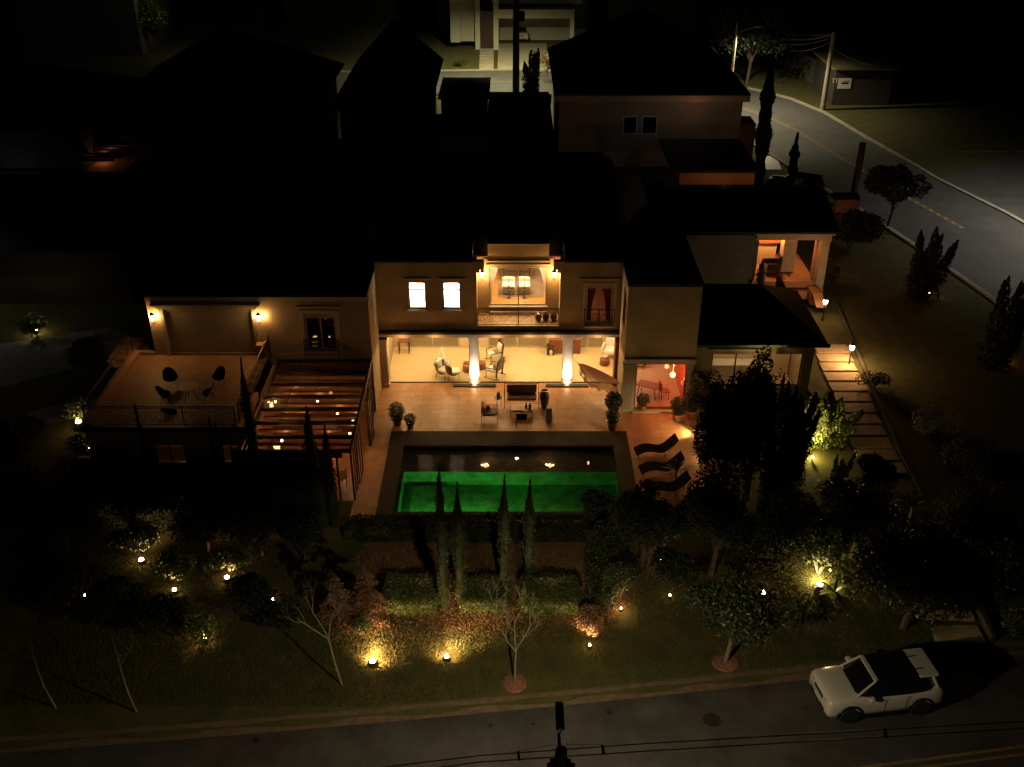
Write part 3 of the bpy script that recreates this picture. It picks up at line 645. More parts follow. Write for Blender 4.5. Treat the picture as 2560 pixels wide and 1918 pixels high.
light((7.0, 48.5, 2.5), 70, (1, .6, .36), .1, V); spot((7.2, 43.1, 2.6), (7.2, 42.4, 0), 48, 110, (1, .36, .12), .08, V, .5); spot((8.7, 43.1, 2.6), (8.4, 41.6, 0), 60, 110, (1, .36, .12), .08, V, .5)  # both door spots are added, standing in for red room spill
mb = MB(); hiproof(mb, 5.5, 8.85, YR + 0, 58, 6.82, 1.1, .1); vb('roof', mb, ROOF)
# low hip-roofed room on the right
mb = MB(); bw_ = (9.9, 12.3, .9, 2.75); bw2 = (12.8, 14.4, .9, 2.75)
wall(mb, 8.92, 14.9, 0, 3.5, 44.4, .25, [bw_, bw2]); mb.box(14.66, 14.9, 44.66, 52, 0, 3.5); vb('wall', mb, STUCCO)
window(*bw_, 44.48, mullions=(11.1,), m=DARKM); window(*bw2, 44.48, m=DARKM)
mb = MB(); mb.box(9.7, 12.5, 44.25, 44.397, 3.0, 3.08); vb('window_trim', mb, TRIM)
mb = MB(); mb.box(10.25, 14.6, 44.7, 51.5, 0, .05); mb.box(10.25, 14.6, 47.2, 47.3, 0, 3.4); vb('room_floor', mb, INW)
mb = MB(); mb.box(10.4, 12.6, 46.6, 47.1, .05, .95); mb.box(10.3, 12.8, 46.4, 47.15, .95, 1.02); vb('counter', mb, WHITEP)
light((11.2, 46.0, 3.1), 60, (1, .66, .33), .1, V); light((13.6, 46.0, 3.0), 50, (1, .66, .33), .1, V)
mb = MB(); x0, x1, y0, y1, z0 = 8.4, 15.4, 43.95, 50.25, 3.5
ym = (y0 + y1) / 2
mb.add([(x0, y0, z0), (x1, y0, z0), (x1, y1, z0), (x0, y1, z0), (x0, ym, z0 + 1.82), (x1 - 2.9, ym, z0 + 1.82)], [(0, 1, 5, 4), (1, 2, 5), (2, 3, 4, 5), (3, 0, 4), (0, 3, 2, 1)])
mb.box(x0 - .6, x1 - .3, y0 - .1, y0 + .25, z0 - .12, z0 + .22) if False else None
vb('roof', mb, ROOF)
mb = MB(); mb.box(8.1, 8.6, 43.6, 44.3, 3.3, 3.62); mb.box(x0 - .1, x1 + .05, y0 - .12, y0 - .002, z0 - .1, z0 + .04); vb('gutter', mb, BLACK)
mb = MB(); a_, b__ = Q(1085, 365, 62), Q(1215, 365, 62); mb.box(a_.x, b__.x, 62, 65.5, 6.0, 8.75); vb('water_tank_room', mb, STUCCO_D)
mb = MB(); mb.box(a_.x - .2, b__.x + .2, 61.8, 65.7, 8.752, 8.9); vb('flat_roof', mb, ROOF)
# porch at the back right
PYB = 57.0; before = set(V.children)
mb = MB(); wall(mb, 10.3, 19.3, 0, 4.0, PYB, .3, [(15.7, 19.6, 1.15, 3.75)])
vb('wall', mb, STUCCO_D)
mb = MB(); mb.box(15.5, 19.9, PYB - .25, PYB + .35, 3.8, 4.1); mb.box(15.4, 20.1, PYB - .3, PYB + .4, 4.1, 4.25); vb('cornice', mb, TRIM)
fluted(17.55, 18.3, PYB + 1.1, PYB + 1.9, 1.2, 3.8, n=8); fluted(19.45, 19.9, PYB - .1, PYB + .4, .4, 3.8, n=6)
mb = MB(); mb.box(19.12, 19.3, PYB - .02, PYB + .3, .9, 3.8); mb.box(15.5, 19.3, PYB - .3, PYB + .0, .75, 1.15); mb.box(15.5, 19.3, PYB + .001, PYB + 4, 1.0, 1.16); vb('porch_floor', mb, TERRA)
mb = MB(); mb.box(15.4, 17.5, PYB + 2.6, PYB + 2.8, 1.16, 2.6); vb('partition', mb, INW)
mb = MB(); mb.add([(15.4, PYB + 2.4, 2.6), (17.9, PYB + 2.4, 2.6), (17.2, PYB + 3.8, 3.8), (15.4, PYB + 3.8, 3.8)], [(0, 1, 2, 3)]); mb.box(15.38, 17.9, PYB + 2.35, PYB + 2.42, 2.55, 2.64); vb('stair_soffit', mb, mat('copper panel', (.4, .13, .05), .35, noise=.4, nscale=2))
for x in (16.2, 17.3, 18.6): light((x, PYB + 1.6, 3.5), 150, (1, .42, .13), .08, V)
light((18.9, PYB - .6, 3.0), 10, (1, .35, .12), .08, V)
mb = MB(); slope(10.2, 20.3, PYB - .45, 60.8, 4.26, 5.45); slope(10.2, 20.3, 60.802, 65, 5.45, 4.3); vb('roof', mb, ROOF)
mb = MB(); mb.add([(18.9, 55.6, .9), (19.5, 55.6, .9), (19.5, 54.4, .5), (18.9, 54.4, .5)], [(0, 1, 2, 3)]); mb.box(15.6, 18.9, 56.2, 56.65, .2, .7); mb.box(18.88, 19.5, 55.6, 56.6, .1, .9); vb('porch_steps', mb, TERRA)
for o in V.children:
    if o not in before: o.location.x -= .95
# ---------------- furniture (each a thing) ----------------
def legs(mb, pts, r=.015):
    for a, b in pts: mb.tube([a, b], r, 5)
# patio group
def P0(u, v): return P(u, v, 0)
c = P0(1304, 1012)
t = thing('daybed', 'wrought iron sofa with tall corner posts and brown cushions on the patio', 'sofa', (c.x, c.y, 0))
fr = MB(); W_ = .86
for x in (-W_, W_):
    fr.tube([(x, -.35, 0), (x, -.35, .95)], .018, 6); fr.tube([(x, .4, 0), (x, .4, 1.15)], .018, 6)
    fr.tube([(x, -.35, .95), (x * .97, .0, .6), (x, .4, 1.1)], .013, 5); fr.tube([(x, -.35, .4), (x, .4, .4)], .015, 5)
fr.tube([(-W_, -.35, .38), (W_, -.35, .38)], .018, 6); fr.tube([(-W_, .4, 1.0), (W_, .4, 1.0)], .015, 6); fr.tube([(-W_, -.35, .28), (W_, -.35, .28)], .012, 5)
for k in range(3):
    x0 = -W_ * .72 + k * .6; fr.tube([(x0 - .2, .42, 1.0), (x0 - .1, .42, 1.1), (x0 + .1, .42, 1.1), (x0 + .2, .42, 1.0)], .01, 5)
fr.build('frame', BLACK, t, world=False)
mb = MB(); mb.bbox(-.74, .74, -.33, .3, .4, .56, .05); mb.build('seat', BROWNF, t, world=False)
mb = MB(); mb.bbox(-.76, .76, .2, .38, .56, 1.02, .05); mb.build('backrest', BROWNF, t, world=False)
c = P0(1303, 1040)
t = thing('coffee_table', 'low iron table with pale tray in front of the iron sofa', 'table', (c.x, c.y, 0))
mb = MB(); mb.box(-.56, .56, -.28, .28, .4, .43); mb.build('tabletop', REDWOOD, t, world=False)
for x in (-.53, .53):
    for y in (-.25, .25): mb = MB(); mb.tube([(x, y, 0), (x, y, .4)], .015, 5); mb.build('leg', BLACK, t, world=False)
mb = MB(); mb.bbox(-.5, .15, -.24, .24, .432, .47, .02); mb.build('tray', mat('pale tray', (.62, .45, .3), .6), t, world=False)
def simple(name, label, cat, loc, mb, m, group=None, smooth=False, rz=0):
    o = mb.build(name, m, None, smooth=smooth); o.location = loc; o.rotation_euler = (0, 0, rz); return tag(o, label, cat, group)
mb = MB(); mb.lathe([(.05, 0), (.06, .03), (.05, .16), (.03, .2), (.035, .24)], n=10)
simple('candle_holder', 'small dark candle holder left of the striped jar on the iron table', 'candle holder', (c.x + .25, c.y + .12, .43), mb, BLACK, smooth=True)
mb = MB(); mb.lathe([(.06, 0), (.09, .05), (.09, .16), (.05, .2), (.05, .25)], n=12)
simple('jar', 'dark jar with white bands at the right end of the iron table', 'jar', (c.x + .42, c.y, .43), mb, CERAM, smooth=True)
c = P0(1304, 1066)
t = thing('folding_chair', 'black fabric folding chair in front of the iron table', 'chair', (c.x, c.y, 0))
mb = MB(); mb.bbox(-.24, .24, -.1, .38, .42, .47); mb.build('seat', BLACKF, t, world=False)
mb = MB(); mb.add([(-.25, -.14, .5), (.25, -.14, .5), (.27, -.26, .88), (-.27, -.26, .88), (-.25, -.17, .5), (.25, -.17, .5), (.27, -.29, .88), (-.27, -.29, .88)], [(0, 1, 2, 3), (7, 6, 5, 4), (0, 4, 5, 1), (2, 6, 7, 3), (1, 5, 6, 2), (0, 3, 7, 4)]); mb.build('backrest', BLACKF, t, world=False)
for x in (-.24, .24):
    for y0, y1 in ((-.2, .36), (.38, -.12)): mb = MB(); mb.tube([(x, y0, 0), (x, y1, .45)], .013, 5); mb.build('leg', BLACK, t, world=False)
c = P0(1224, 1048)
t = thing('armchair', 'iron armchair with rust red cushions left of the iron sofa', 'armchair', (c.x, c.y, 0))
mb = MB()
for y in (-.36, .36):
    mb.tube([(-.38, y, 0), (-.38, y, .85)], .016, 5); mb.tube([(.38, y, 0), (.38, y, .6), (-.38, y, .62)], .016, 5); mb.tube([(-.38, y, .35), (.38, y, .35)], .013, 5)
    for k in range(5): mb.tube([(-.3 + k * .15, y, .35), (-.3 + k * .15, y, .6)], .008, 4)
mb.tube([(-.38, -.36, .85), (-.38, .36, .85)], .016, 5)
mb.build('frame', BLACK, t, world=False)
mb = MB(); mb.bbox(-.34, .36, -.33, .33, .36, .48, .04); mb.build('seat', mat('dull brown cushion', (.2, .11, .07), .9), t, world=False)
mb = MB(); mb.bbox(-.36, -.2, -.32, .32, .48, .85, .04); mb.build('backrest', REDF, t, world=False)
mb = MB(); mb.bbox(-.18, .05, .0, .3, .48, .72, .06); mb.build('pillow', REDF, t, world=False)
c = P0(1246, 1016)
t = thing('side_table', 'slim black side table between the armchair and the iron sofa', 'side table', (c.x, c.y, 0))
mb = MB(); mb.lathe([(.2, 0), (.2, .02)], (0, 0, .5), 14); mb.build('tabletop', BLACK, t, world=False)
for k in range(3): a = k * 2.1; mb = MB(); mb.tube([(.17 * math.cos(a), .17 * math.sin(a), 0), (.1 * math.cos(a), .1 * math.sin(a), .5)], .012, 5); mb.build('leg', BLACK, t, world=False)
mb = MB(); mb.lathe([(.06, 0), (.1, .1), (.08, .22), (.09, .25)], n=12)
simple('vase', 'dark vase on the slim black side table', 'vase', (c.x, c.y, .52), mb, CERAM, smooth=True)
c = P0(1361, 1020); mb = MB(); mb.lathe([(.13, 0), (.15, .03), (.2, .3), (.24, .62), (.22, .85), (.15, .97), (.17, 1.0), (.15, 1.01), (.13, .95)], n=20)
simple('floor_vase', 'tall glazed dark urn standing right of the iron sofa', 'urn', c, mb, CERAM, smooth=True)
c = P0(1372, 1053); mb = MB(); mb.lathe([(.13, 0), (.17, .05), (.18, .35), (.15, .48), (.17, .62), (.12, .75), (.13, .8), (.1, .79)], n=16)
simple('garden_stool', 'mossy green ceramic garden stool beside the tall urn', 'stool', c, mb, CERAMG, smooth=True)
# hammock from column to pier
t = thing('hammock', 'reddish brown hammock with crocheted fringe slung between column and pier', 'hammock', (4.4, 45.3, 0))
A = Q(1430, 896, 46.1); B_ = Q(1556, 963, 44.6); B_.z = 1.5 if B_.z < 1.2 else B_.z
A = Vector((3.12, 46.1, 1.62)); B_ = Vector((5.44, 43.95, 1.3)); n = 24
cl = MB(); fg = MB(); row = []
for k in range(n + 1):
    s = k / n; p = A.lerp(B_, s); sag = 4 * s * (1 - s) * .42; p.z -= sag
    wd = .45 * math.sin(math.pi * min(1, max(0, (s - .12) / .84))) ** .6 if .12 < s < .96 else .012
    dr_ = Vector((-.58, -.81, 0)); row.append((p, wd, dr_))
for k in range(n):
    (p, w_, d_), (q, x_, e_) = row[k], row[k + 1]
    ring = []
    for j in range(7):
        a = -1 + j / 3; ring.append((a, .22 * (a * a)))
    vs = [tuple(p + d_ * w_ * a + Vector((0, 0, b_ * w_ * 2))) for a, b_ in ring] + [tuple(q + e_ * x_ * a + Vector((0, 0, b_ * x_ * 2))) for a, b_ in ring]
    cl.add(vs, [(j, j + 1, j + 8, j + 7) for j in range(6)])
    if .2 < k / n < .95:
        for side in (-1,):
            for m_ in range(3):
                s = m_ / 3; a0 = (p + (-d_) * w_ * side * 1).lerp(q + (-e_) * x_ * side, s) + Vector((0, 0, .2)); a0 = a0
                l_ = .5 + .06 * math.sin(k * 1.7 + m_)
                fg.tube([a0, a0 + Vector((.05, -.03, -l_ * .5)), a0 + Vector((0, -.02, -l_))], .009, 4); fg.tube([a0, a0 + Vector((-.07, -.03, -l_ * .5)), a0 + Vector((.02, -.02, -l_))], .008, 4)
cl.build('cloth', mat('russet hammock cloth', (.2, .07, .035), .9, noise=.2, nscale=30), t, smooth=True); fg.build('fringe', mat('russet cord', (.3, .13, .08), .9), t)
# mats at the columns
for k, cx_ in enumerate((-1.95, 2.87)):
    mb = MB(); mb.bbox(-1.12, 1.12, -.14, .14, 0, .07, .03)
    simple('planter_trough', ['low black trough under the left lit column', 'low black trough under the right lit column'][k], 'planter', (cx_, 46.0, 0), mb, BLACK, 'black troughs at the column bases')
# veranda seating
def tub(loc, rz, label, wh):
    t = thing('tub_chair', label, 'armchair', loc, rz, 'wicker tub chairs on the veranda')
    sh = MB(); n = 18; rings = []
    for z, r_, in ((.3, .26), (.45, .34), (.7, .38), (.95, .36)):
        rings.append([(r_ * math.cos(math.pi * (.05 + .9 * k / n) ) * 1.0, r_ * math.sin(math.pi * (.05 + .9 * k / n)) + .05, z * (1 if z < .9 else 1 - .25 * abs(k / n - .5))) for k in range(n + 1)])
    vs = [p for r_ in rings for p in r_]; m_ = n + 1
    sh.add(vs, [(i * m_ + j, i * m_ + j + 1, (i + 1) * m_ + j + 1, (i + 1) * m_ + j) for i in range(3) for j in range(n)])
    sh.lathe([(.27, 0), (.31, .06)], (0, 0, .28), 16); sh.build('backrest', WICKER, t, world=False, smooth=True)
    mb = MB(); mb.bbox(-.3, .3, -.36, .24, .36, .5, .06); mb.build('seat', WHITEF, t, world=False)
    mb = MB(); mb.bbox(-.27, .27, .18, .34, .5, .98, .06); mb.build('pillow', WHITEF, t, world=False)
    for x in (-.24, .24):
        for y in (-.24, .24): mb = MB(); mb.tube([(x, y, .3), (x * 1.15, y * 1.15, 0)], .014, 5); mb.build('leg', DARKWOOD, t, world=False)
tub((P0(1108, 943).x, P0(1108, 943).y, .02), R(62), 'wicker tub chair with white drapery and plant, left one of the pair', 1)
tub((P0(1134, 946).x, P0(1134, 946).y, .02), R(100), 'wicker tub chair with cream cushion, right one of the pair', 1)
mb = MB(); mb.lathe([(.2, 0), (.24, .12), (.23, .3), (.18, .45), (.06, .95), (.01, 1.05)], n=12)
simple('floor_sculpture', 'white draped floor sculpture behind the left wicker tub chair', 'sculpture', P0(1106, 912) + Vector((0, 0, .02)), mb, WHITEF, smooth=True)
def potplant(u, v, label, h, r, n, potm=TERRAC, potr=.2, poth=.35, z=0, name='potted_plant', size=.1, leafm=LEAF, group=None):
    c = P(u, v, z); t = thing(name, label, 'potted plant', (c.x, c.y, z), 0, group)
    mb = MB(); mb.lathe([(potr * .7, 0), (potr, poth * .8), (potr * 1.12, poth * .85), (potr * 1.1, poth), (potr * .95, poth), (potr * .9, poth * .8)], n=14); mb.build('pot', potm, t, world=False, smooth=True)
    rr = rng_(int(u * 7 + v)); pts = rr.normal(size=(n, 3)); pts /= np.linalg.norm(pts, axis=1)[:, None]
    pts *= rr.uniform(.5, 1.05, (n, 1)) * np.array([r, r, h / 2]); pts += np.array([c.x, c.y, z + poth + h / 2 * .92])
    leafmesh('foliage', pts, size, leafm, t, int(u)); return t
potplant(1096, 928, 'small leafy plant beside the left wicker tub chair', .4, .2, 300, size=.12, potr=.1, poth=.2, potm=CERAM)
mb = MB(); mb.lathe([(.3, 0), (.33, .03), (.33, .4), (.31, .43)], n=20)
simple('drum_table', 'round woven drum table with a red bowl left of the first column', 'side table', P0(1172, 928) + Vector((0, 0, .02)), mb, WOOD, smooth=True)
mb = MB(); mb.lathe([(.05, 0), (.14, .03), (.15, .07), (.1, .05)], n=14); c = P0(1168, 926)
simple('bowl', 'red brown bowl on the woven drum table', 'bowl', (c.x - .05, c.y - .05, .45), mb, REDWOOD, smooth=True)
mb = MB(); mb.lathe([(.22, 0), (.25, .03), (.25, .36), (.23, .38)], n=18)
simple('stump_table', 'small dark stump table behind the first column', 'side table', P0(1203, 922) + Vector((0, 0, .02)), mb, REDWOOD, smooth=True)
def wing(loc, rz, label):
    t = thing('wing_chair', label, 'armchair', loc, rz, 'black framed wing chairs on the veranda')
    fr = MB(); fr.tube([(-.3, .28, .1), (-.36, .34, .6), (-.3, .42, 1.1), (0, .46, 1.24), (.3, .42, 1.1), (.36, .34, .6), (.3, .28, .1)], .045, 6)
    for s in (-1, 1):
        fr.tube([(.33 * s, .32, .62), (.4 * s, .0, .64), (.37 * s, -.34, .6)], .026, 6); fr.tube([(.37 * s, -.34, .6), (.33 * s, -.3, .35)], .022, 6)
        fr.tube([(.36 * s, -.42, .03), (.4 * s, 0, .0), (.36 * s, .5, .06)], .022, 6)
    fr.add([(-.32, .4, .5), (.32, .4, .5), (.3, .44, 1.1), (-.3, .44, 1.1)], [(0, 1, 2, 3)])
    fr.build('frame', DARKWOOD, t, world=False)
    mb = MB(); mb.bbox(-.3, .3, -.32, .3, .36, .5, .06); mb.build('seat', WHITEF, t, world=False)
    mb = MB(); mb.add([(-.27, .2, .5), (.27, .2, .5), (.25, .32, .98), (-.25, .32, .98), (-.27, .34, .5), (.27, .34, .5), (.25, .4, .98), (-.25, .4, .98)], [(0, 1, 2, 3), (7, 6, 5, 4), (0, 4, 5, 1), (2, 6, 7, 3), (1, 5, 6, 2), (0, 3, 7, 4)]); mb.build('backrest', WHITEF, t, world=False)
    mb = MB(); mb.bbox(-.2, .2, -.02, .16, .5, .82, .06); mb.build('pillow', BEIGEF, t, world=False)
    for x in (-.3, .3):
        for y in (-.3, .3): mb = MB(); mb.tube([(x, y, .4), (x * 1.1, y * 1.1, .03)], .022, 5); mb.build('leg', DARKWOOD, t, world=False)
c = P0(1236, 903); wing((c.x, c.y, .02), R(-68), 'black framed wing chair with white cushions, nearer the sliding doors')
c = P0(1236, 941); wing((c.x, c.y, .02), R(-118), 'black framed wing chair with white cushions, nearer the patio')
t = thing('sideboard', 'low red brown cabinet standing behind the second column', 'cabinet', (P0(1412, 886).x, 49.75, .02))
mb = MB(); mb.box(-.85, .85, -.25, .25, .08, .85); mb.build('body', REDWOOD, t, world=False); mb = MB(); mb.box(-.9, .9, -.3, .28, .852, .89); mb.build('top', REDWOOD, t, world=False)
for x in (-.8, .8): mb = MB(); mb.box(x - .04, x + .04, -.24, .24, 0, .079); mb.build('leg', REDWOOD, t, world=False)
c = P0(1376, 885); mb = MB(); mb.bbox(-.2, .2, -.28, .25, 0, .5, .03); simple('chest', 'dark chest left of the red brown cabinet', 'chest', (c.x, 49.6, .02), mb, DARKWOOD)
mb = MB(); mb.lathe([(.09, 0), (.13, .1), (.12, .3), (.07, .38), (.08, .42), (.05, .41)], n=14); simple('white_vase', 'white jar standing in front of the dark chest', 'vase', P0(1377, 888) + Vector((0, 0, .02)), mb, WHITEP, smooth=True)
c = P0(1012, 878); t = thing('console_table', 'dark slim console table by the left end of the veranda', 'console', (c.x, 49.7, .02))
mb = MB(); mb.box(-.3, .3, -.2, .2, .7, .76); mb.build('tabletop', REDWOOD, t, world=False)
for x in (-.27, .27):
    for y in (-.17, .17): mb = MB(); mb.box(x - .02, x + .02, y - .02, y + .02, 0, .7); mb.build('leg', DARKWOOD, t, world=False)
mb = MB(); mb.box(-.25, .25, -.2, .2, 0, .9); simple('cabinet', 'dark cabinet in the far left corner of the veranda', 'cabinet', (P0(968, 868).x, 49.9, .02), mb, REDWOOD)
c = P0(1528, 893); t = thing('lounge_chair', 'white upholstered lounge chair by the right end of the veranda', 'armchair', (c.x, c.y, .02), R(-15))
mb = MB(); mb.bbox(-.4, .4, -.38, .35, .25, .5, .07); mb.build('seat', WHITEF, t, world=False); mb = MB(); mb.bbox(-.4, .4, .3, .5, .3, 1.0, .07); mb.build('backrest', WHITEF, t, world=False)
for x in (-.46, .46): mb = MB(); mb.bbox(x - .07, x + .07, -.36, .4, .25, .68, .05); mb.build('armrest', WHITEF, t, world=False)
for x in (-.42, .42):
    for y in (-.3, .38): mb = MB(); mb.tube([(x, y, .26), (x, y, 0)], .02, 5); mb.build('leg', DARKWOOD, t, world=False)
mb = MB(); mb.lathe([(.25, 0), (.28, .04), (.27, .34), (.24, .37)], n=16); simple('log_table', 'brown log table in front of the white lounge chair', 'side table', P0(1511, 912) + Vector((0, 0, .02)), mb, REDWOOD, smooth=True)
mb = MB(); mb.lathe([(.16, 0), (.19, .06), (.18, .1)], n=16); c = P0(1511, 910); simple('basket', 'round tray basket on the brown log table', 'basket', (c.x, c.y, .4), mb, BEIGEF)
# balcony pots and floor lamps
for i, (x, label) in enumerate(((1.35, 'round black pot, leftmost of three behind the balcony railing'), (1.73, 'round black pot, middle of three behind the balcony railing'), (2.12, 'round black pot, rightmost of three behind the balcony railing'))):
    mb = MB(); mb.lathe([(.1, 0), (.17, .12), (.18, .25), (.13, .36), (.15, .4), (.1, .38)], n=14); simple('black_pot', label, 'pot', (x, 46.85, 3.373), mb, CERAM, 'black pots on the balcony', True)
for i, x in enumerate((-.75, 1.35)):
    mb = MB(); mb.bbox(-.12, .12, -.05, .05, 0, .1, .02); simple('floodlight', ['black floodlight box on the left of the balcony edge', 'black floodlight box on the right of the balcony edge'][i], 'floodlight', (x, 46.2, 3.09), mb, BLACK, 'floodlights on the ledge')
# upstairs room
for i, x in enumerate((-.18, .62)):
    t = thing('cube_armchair', ['square armchair with cream seat upstairs, left one behind the balcony door', 'square armchair with cream seat upstairs, right one behind the balcony door'][i], 'armchair', (x, 49.3, 3.8), 0, 'square armchairs upstairs')
    mb = MB(); mb.bbox(-.34, .34, -.32, .34, .05, .42, .05); mb.build('base', mat('taupe fabric', (.25, .2, .15), .9), t, world=False)
    mb = MB(); mb.bbox(-.33, .33, -.33, .24, .425, .55, .05); mb.build('seat', WHITEF, t, world=False)
    mb = MB(); mb.bbox(-.34, .34, .24, .4, .43, .78, .05); mb.build('backrest', WHITEF, t, world=False)
    q = thing('candle_stand', ['black turned candle stand before the left square armchair', 'black turned candle stand before the right square armchair'][i], 'candle stand', (x + .02, 48.65, 3.8), 0, 'candle stands upstairs')
    mb = MB(); mb.lathe([(.12, 0), (.03, .05), (.03, .2), (.09, .24), (.03, .28), (.03, .45), (.1, .5), (.03, .54), (.02, .9), (.0, 1.3)], n=8); mb.build('stand', BLACK, q, world=False)
mb = MB(); mb.box(-.75, 1.7, 48.75, 53.2, 3.802, 3.82); tag(mb.build('rug', mat('grey brown rug', (.17, .125, .09), .95, noise=.25, nscale=3)), 'grey brown rug under the square armchairs upstairs', 'rug')
t = thing('desk', 'dark glass desk behind the square armchairs upstairs', 'desk', (.25, 51.3, 3.82))
mb = MB(); mb.box(-.75, .75, -.4, .4, .7, .74); mb.build('tabletop', DARKWOOD, t, world=False)
for x in (-.7, .7):
    for y in (-.36, .36): mb = MB(); mb.tube([(x, y, 0), (x, y, .7)], .02, 5); mb.build('leg', BLACK, t, world=False)
for i, (x, y, s_, lb) in enumerate(((-.25, 51.2, .16, 'open white book on the left of the upstairs desk'), (-.1, 51.5, .1, 'small white paper stack at the back of the upstairs desk'), (.6, 51.3, .14, 'white folder on the right of the upstairs desk'))):
    mb = MB(); mb.bbox(-s_, s_, -s_ * .7, s_ * .7, 0, .04, .01); simple('book', lb, 'book', (x, y, 4.56), mb, WHITEP)
c2 = MB(); c2.box(2.2, 2.85, 49.6, 52, 3.81, 5.0); tag(c2.build('wardrobe', mat('rust cabinet', (.3, .08, .04), .5)), 'rust red cabinet on the right wall of the upstairs room', 'cabinet')
# right lower room furniture
t = thing('work_table', 'light wooden trestle table behind the red lit glass door', 'table', (6.95, 44.9, .1), R(-28))
mb = MB(); mb.box(-.55, .55, -.32, .32, .6, .64); mb.build('tabletop', mat('dull brown wood', (.22, .12, .07), .5), t, world=False)
for x in (-.5, .5):
    for y in (-.27, .27): mb = MB(); mb.tube([(x * .8, y, .6), (x, y * 1.1, 0)], .02, 5); mb.build('leg', DARKWOOD, t, world=False)
t = thing('dining_chair', 'brown chair beside the trestle table behind the red lit glass door', 'chair', (7.7, 44.6, .1), R(100))
mb = MB(); mb.box(-.22, .22, -.22, .22, .43, .48); mb.build('seat', REDWOOD, t, world=False); mb = MB(); mb.box(-.22, .22, .19, .23, .48, .95); mb.build('backrest', REDWOOD, t, world=False)
for x in (-.19, .19):
    for y in (-.19, .19): mb = MB(); mb.tube([(x, y, .43), (x, y, 0)], .018, 5); mb.build('leg', DARKWOOD, t, world=False)
t = thing('sofa', 'brown sofa at the back of the red lit room', 'sofa', (6.5, 48.3, .1), R(-20))
mb = MB(); mb.bbox(-.7, .7, -.4, .4, .1, .45, .06); mb.build('seat', BEIGEF, t, world=False); mb = MB(); mb.bbox(-.7, .7, .3, .5, .3, .85, .06); mb.build('backrest', BEIGEF, t, world=False)
potplant(1606, 1022, 'dark round shrub just inside the left side of the red lit glass door', .7, .35, 700, potr=.18, poth=.2, z=.1)
# garden room furniture
t = thing('dining_table', 'round wooden table under the glass roof', 'table', (-8.4, 37.8, .01))
mb = MB(); mb.lathe([(.6, 0), (.62, .02), (.6, .05)], (0, 0, .7), 20); mb.build('tabletop', WOOD, t, world=False); mb = MB(); mb.lathe([(.3, 0), (.06, .06), (.06, .7)], n=10); mb.build('leg', DARKWOOD, t, world=False)
for i, (x, y, rz, lb) in enumerate(((-7.6, 37.1, 40, 'wooden chair nearest the garden room doorway'), (-9.3, 37.6, -90, 'wooden chair left of the table under the glass roof'), (-8.3, 38.8, 180, 'wooden chair behind the table under the glass roof'))):
    t = thing('dining_chair', lb, 'chair', (x, y, .01), R(rz), 'wooden chairs of the garden room')
    mb = MB(); mb.box(-.22, .22, -.22, .22, .43, .47); mb.build('seat', WOOD, t, world=False); mb = MB(); mb.box(-.22, .22, -.24, -.2, .47, .95); mb.build('backrest', WOOD, t, world=False)
    for a in (-.19, .19):
        for b_ in (-.19, .19): mb = MB(); mb.tube([(a, b_, .43), (a, b_, 0)], .018, 5); mb.build('leg', DARKWOOD, t, world=False)
mb = MB(); mb.bbox(-.7, .7, -.35, .35, 0, .45, .05); simple('daybed_bench', 'beige padded bench at the back under the glass roof', 'bench', (-9.2, 41.8, .01), mb, BEIGEF)
mb = MB(); mb.lathe([(.14, 0), (.16, .05), (.1, .3), (.16, .34), (.0, .36)], n=12); simple('table_lamp', 'small lit amber lamp near the left wall under the glass roof', 'lamp', (-10.6, 38.5, .85), mb, emis('amber shade', (1, .5, .12), 5), smooth=True); light((-10.6, 38.3, 1.4), 16, (1, .5, .15), .1)
mb = MB(); mb.box(-.35, .35, -.3, .3, 0, .84); simple('low_cabinet', 'brown cabinet carrying the amber lamp under the glass roof', 'cabinet', (-10.6, 38.5, .01), mb, REDWOOD)
# porch armchair
t = thing('leather_armchair', 'glossy black leather armchair on the orange lit porch', 'armchair', (15.95, 58.1, 1.16), R(90))
GL = mat('black leather', (.012, .012, .012), .12, coat=.6)
mb = MB(); mb.bbox(-.4, .4, -.4, .35, .1, .5, .07); mb.build('seat', GL, t, world=False); mb = MB(); mb.bbox(-.4, .4, -.55, -.35, .2, 1.15, .08); mb.build('backrest', GL, t, world=False)
for x in (-.46, .46): mb = MB(); mb.bbox(x - .08, x + .08, -.4, .35, .1, .72, .06); mb.build('armrest', GL, t, world=False)
# terrace set
tc_ = P(470, 965, 3.95)
t = thing('round_table', 'round table with pale top on the upper left terrace', 'table', (tc_.x, tc_.y, 3.2))
mb = MB(); mb.lathe([(.44, 0), (.46, .02), (.44, .04)], (0, 0, .7), 24); mb.build('tabletop', mat('pale tabletop', (.62, .47, .26), .5), t, world=False)
for k in range(3): a = k * 2.09; mb = MB(); mb.tube([(.35 * math.cos(a), .35 * math.sin(a), 0), (.12 * math.cos(a), .12 * math.sin(a), .7)], .014, 5); mb.build('leg', BLACK, t, world=False)
def oval(loc, rz, label):
    t = thing('oval_chair', label, 'chair', loc, rz, 'black oval chairs on the terrace')
    ring = []; n = 20
    mb = MB(); rings = []
    for k, (r_, y, z) in enumerate(((.02, .02, .42), (.2, .0, .4), (.34, .03, .46), (.4, .07, .55))):
        rings.append([(r_ * math.cos(2 * math.pi * j / n), y + r_ * math.sin(2 * math.pi * j / n) * (.85), z + max(0, math.sin(2 * math.pi * j / n)) * r_ * 1.2) for j in range(n)])
    mb.loft(rings); mb.tube([*rings[-1], rings[-1][0]], .022, 5); mb.build('shell', BLACKF, t, world=False, smooth=True)
    for x in (-.24, .24):
        for y in (-.2, .24): l = MB(); l.tube([(x * .7, y * .7, .42), (x, y, 0)], .011, 4); l.build('leg', BLACK, t, world=False)
    return t
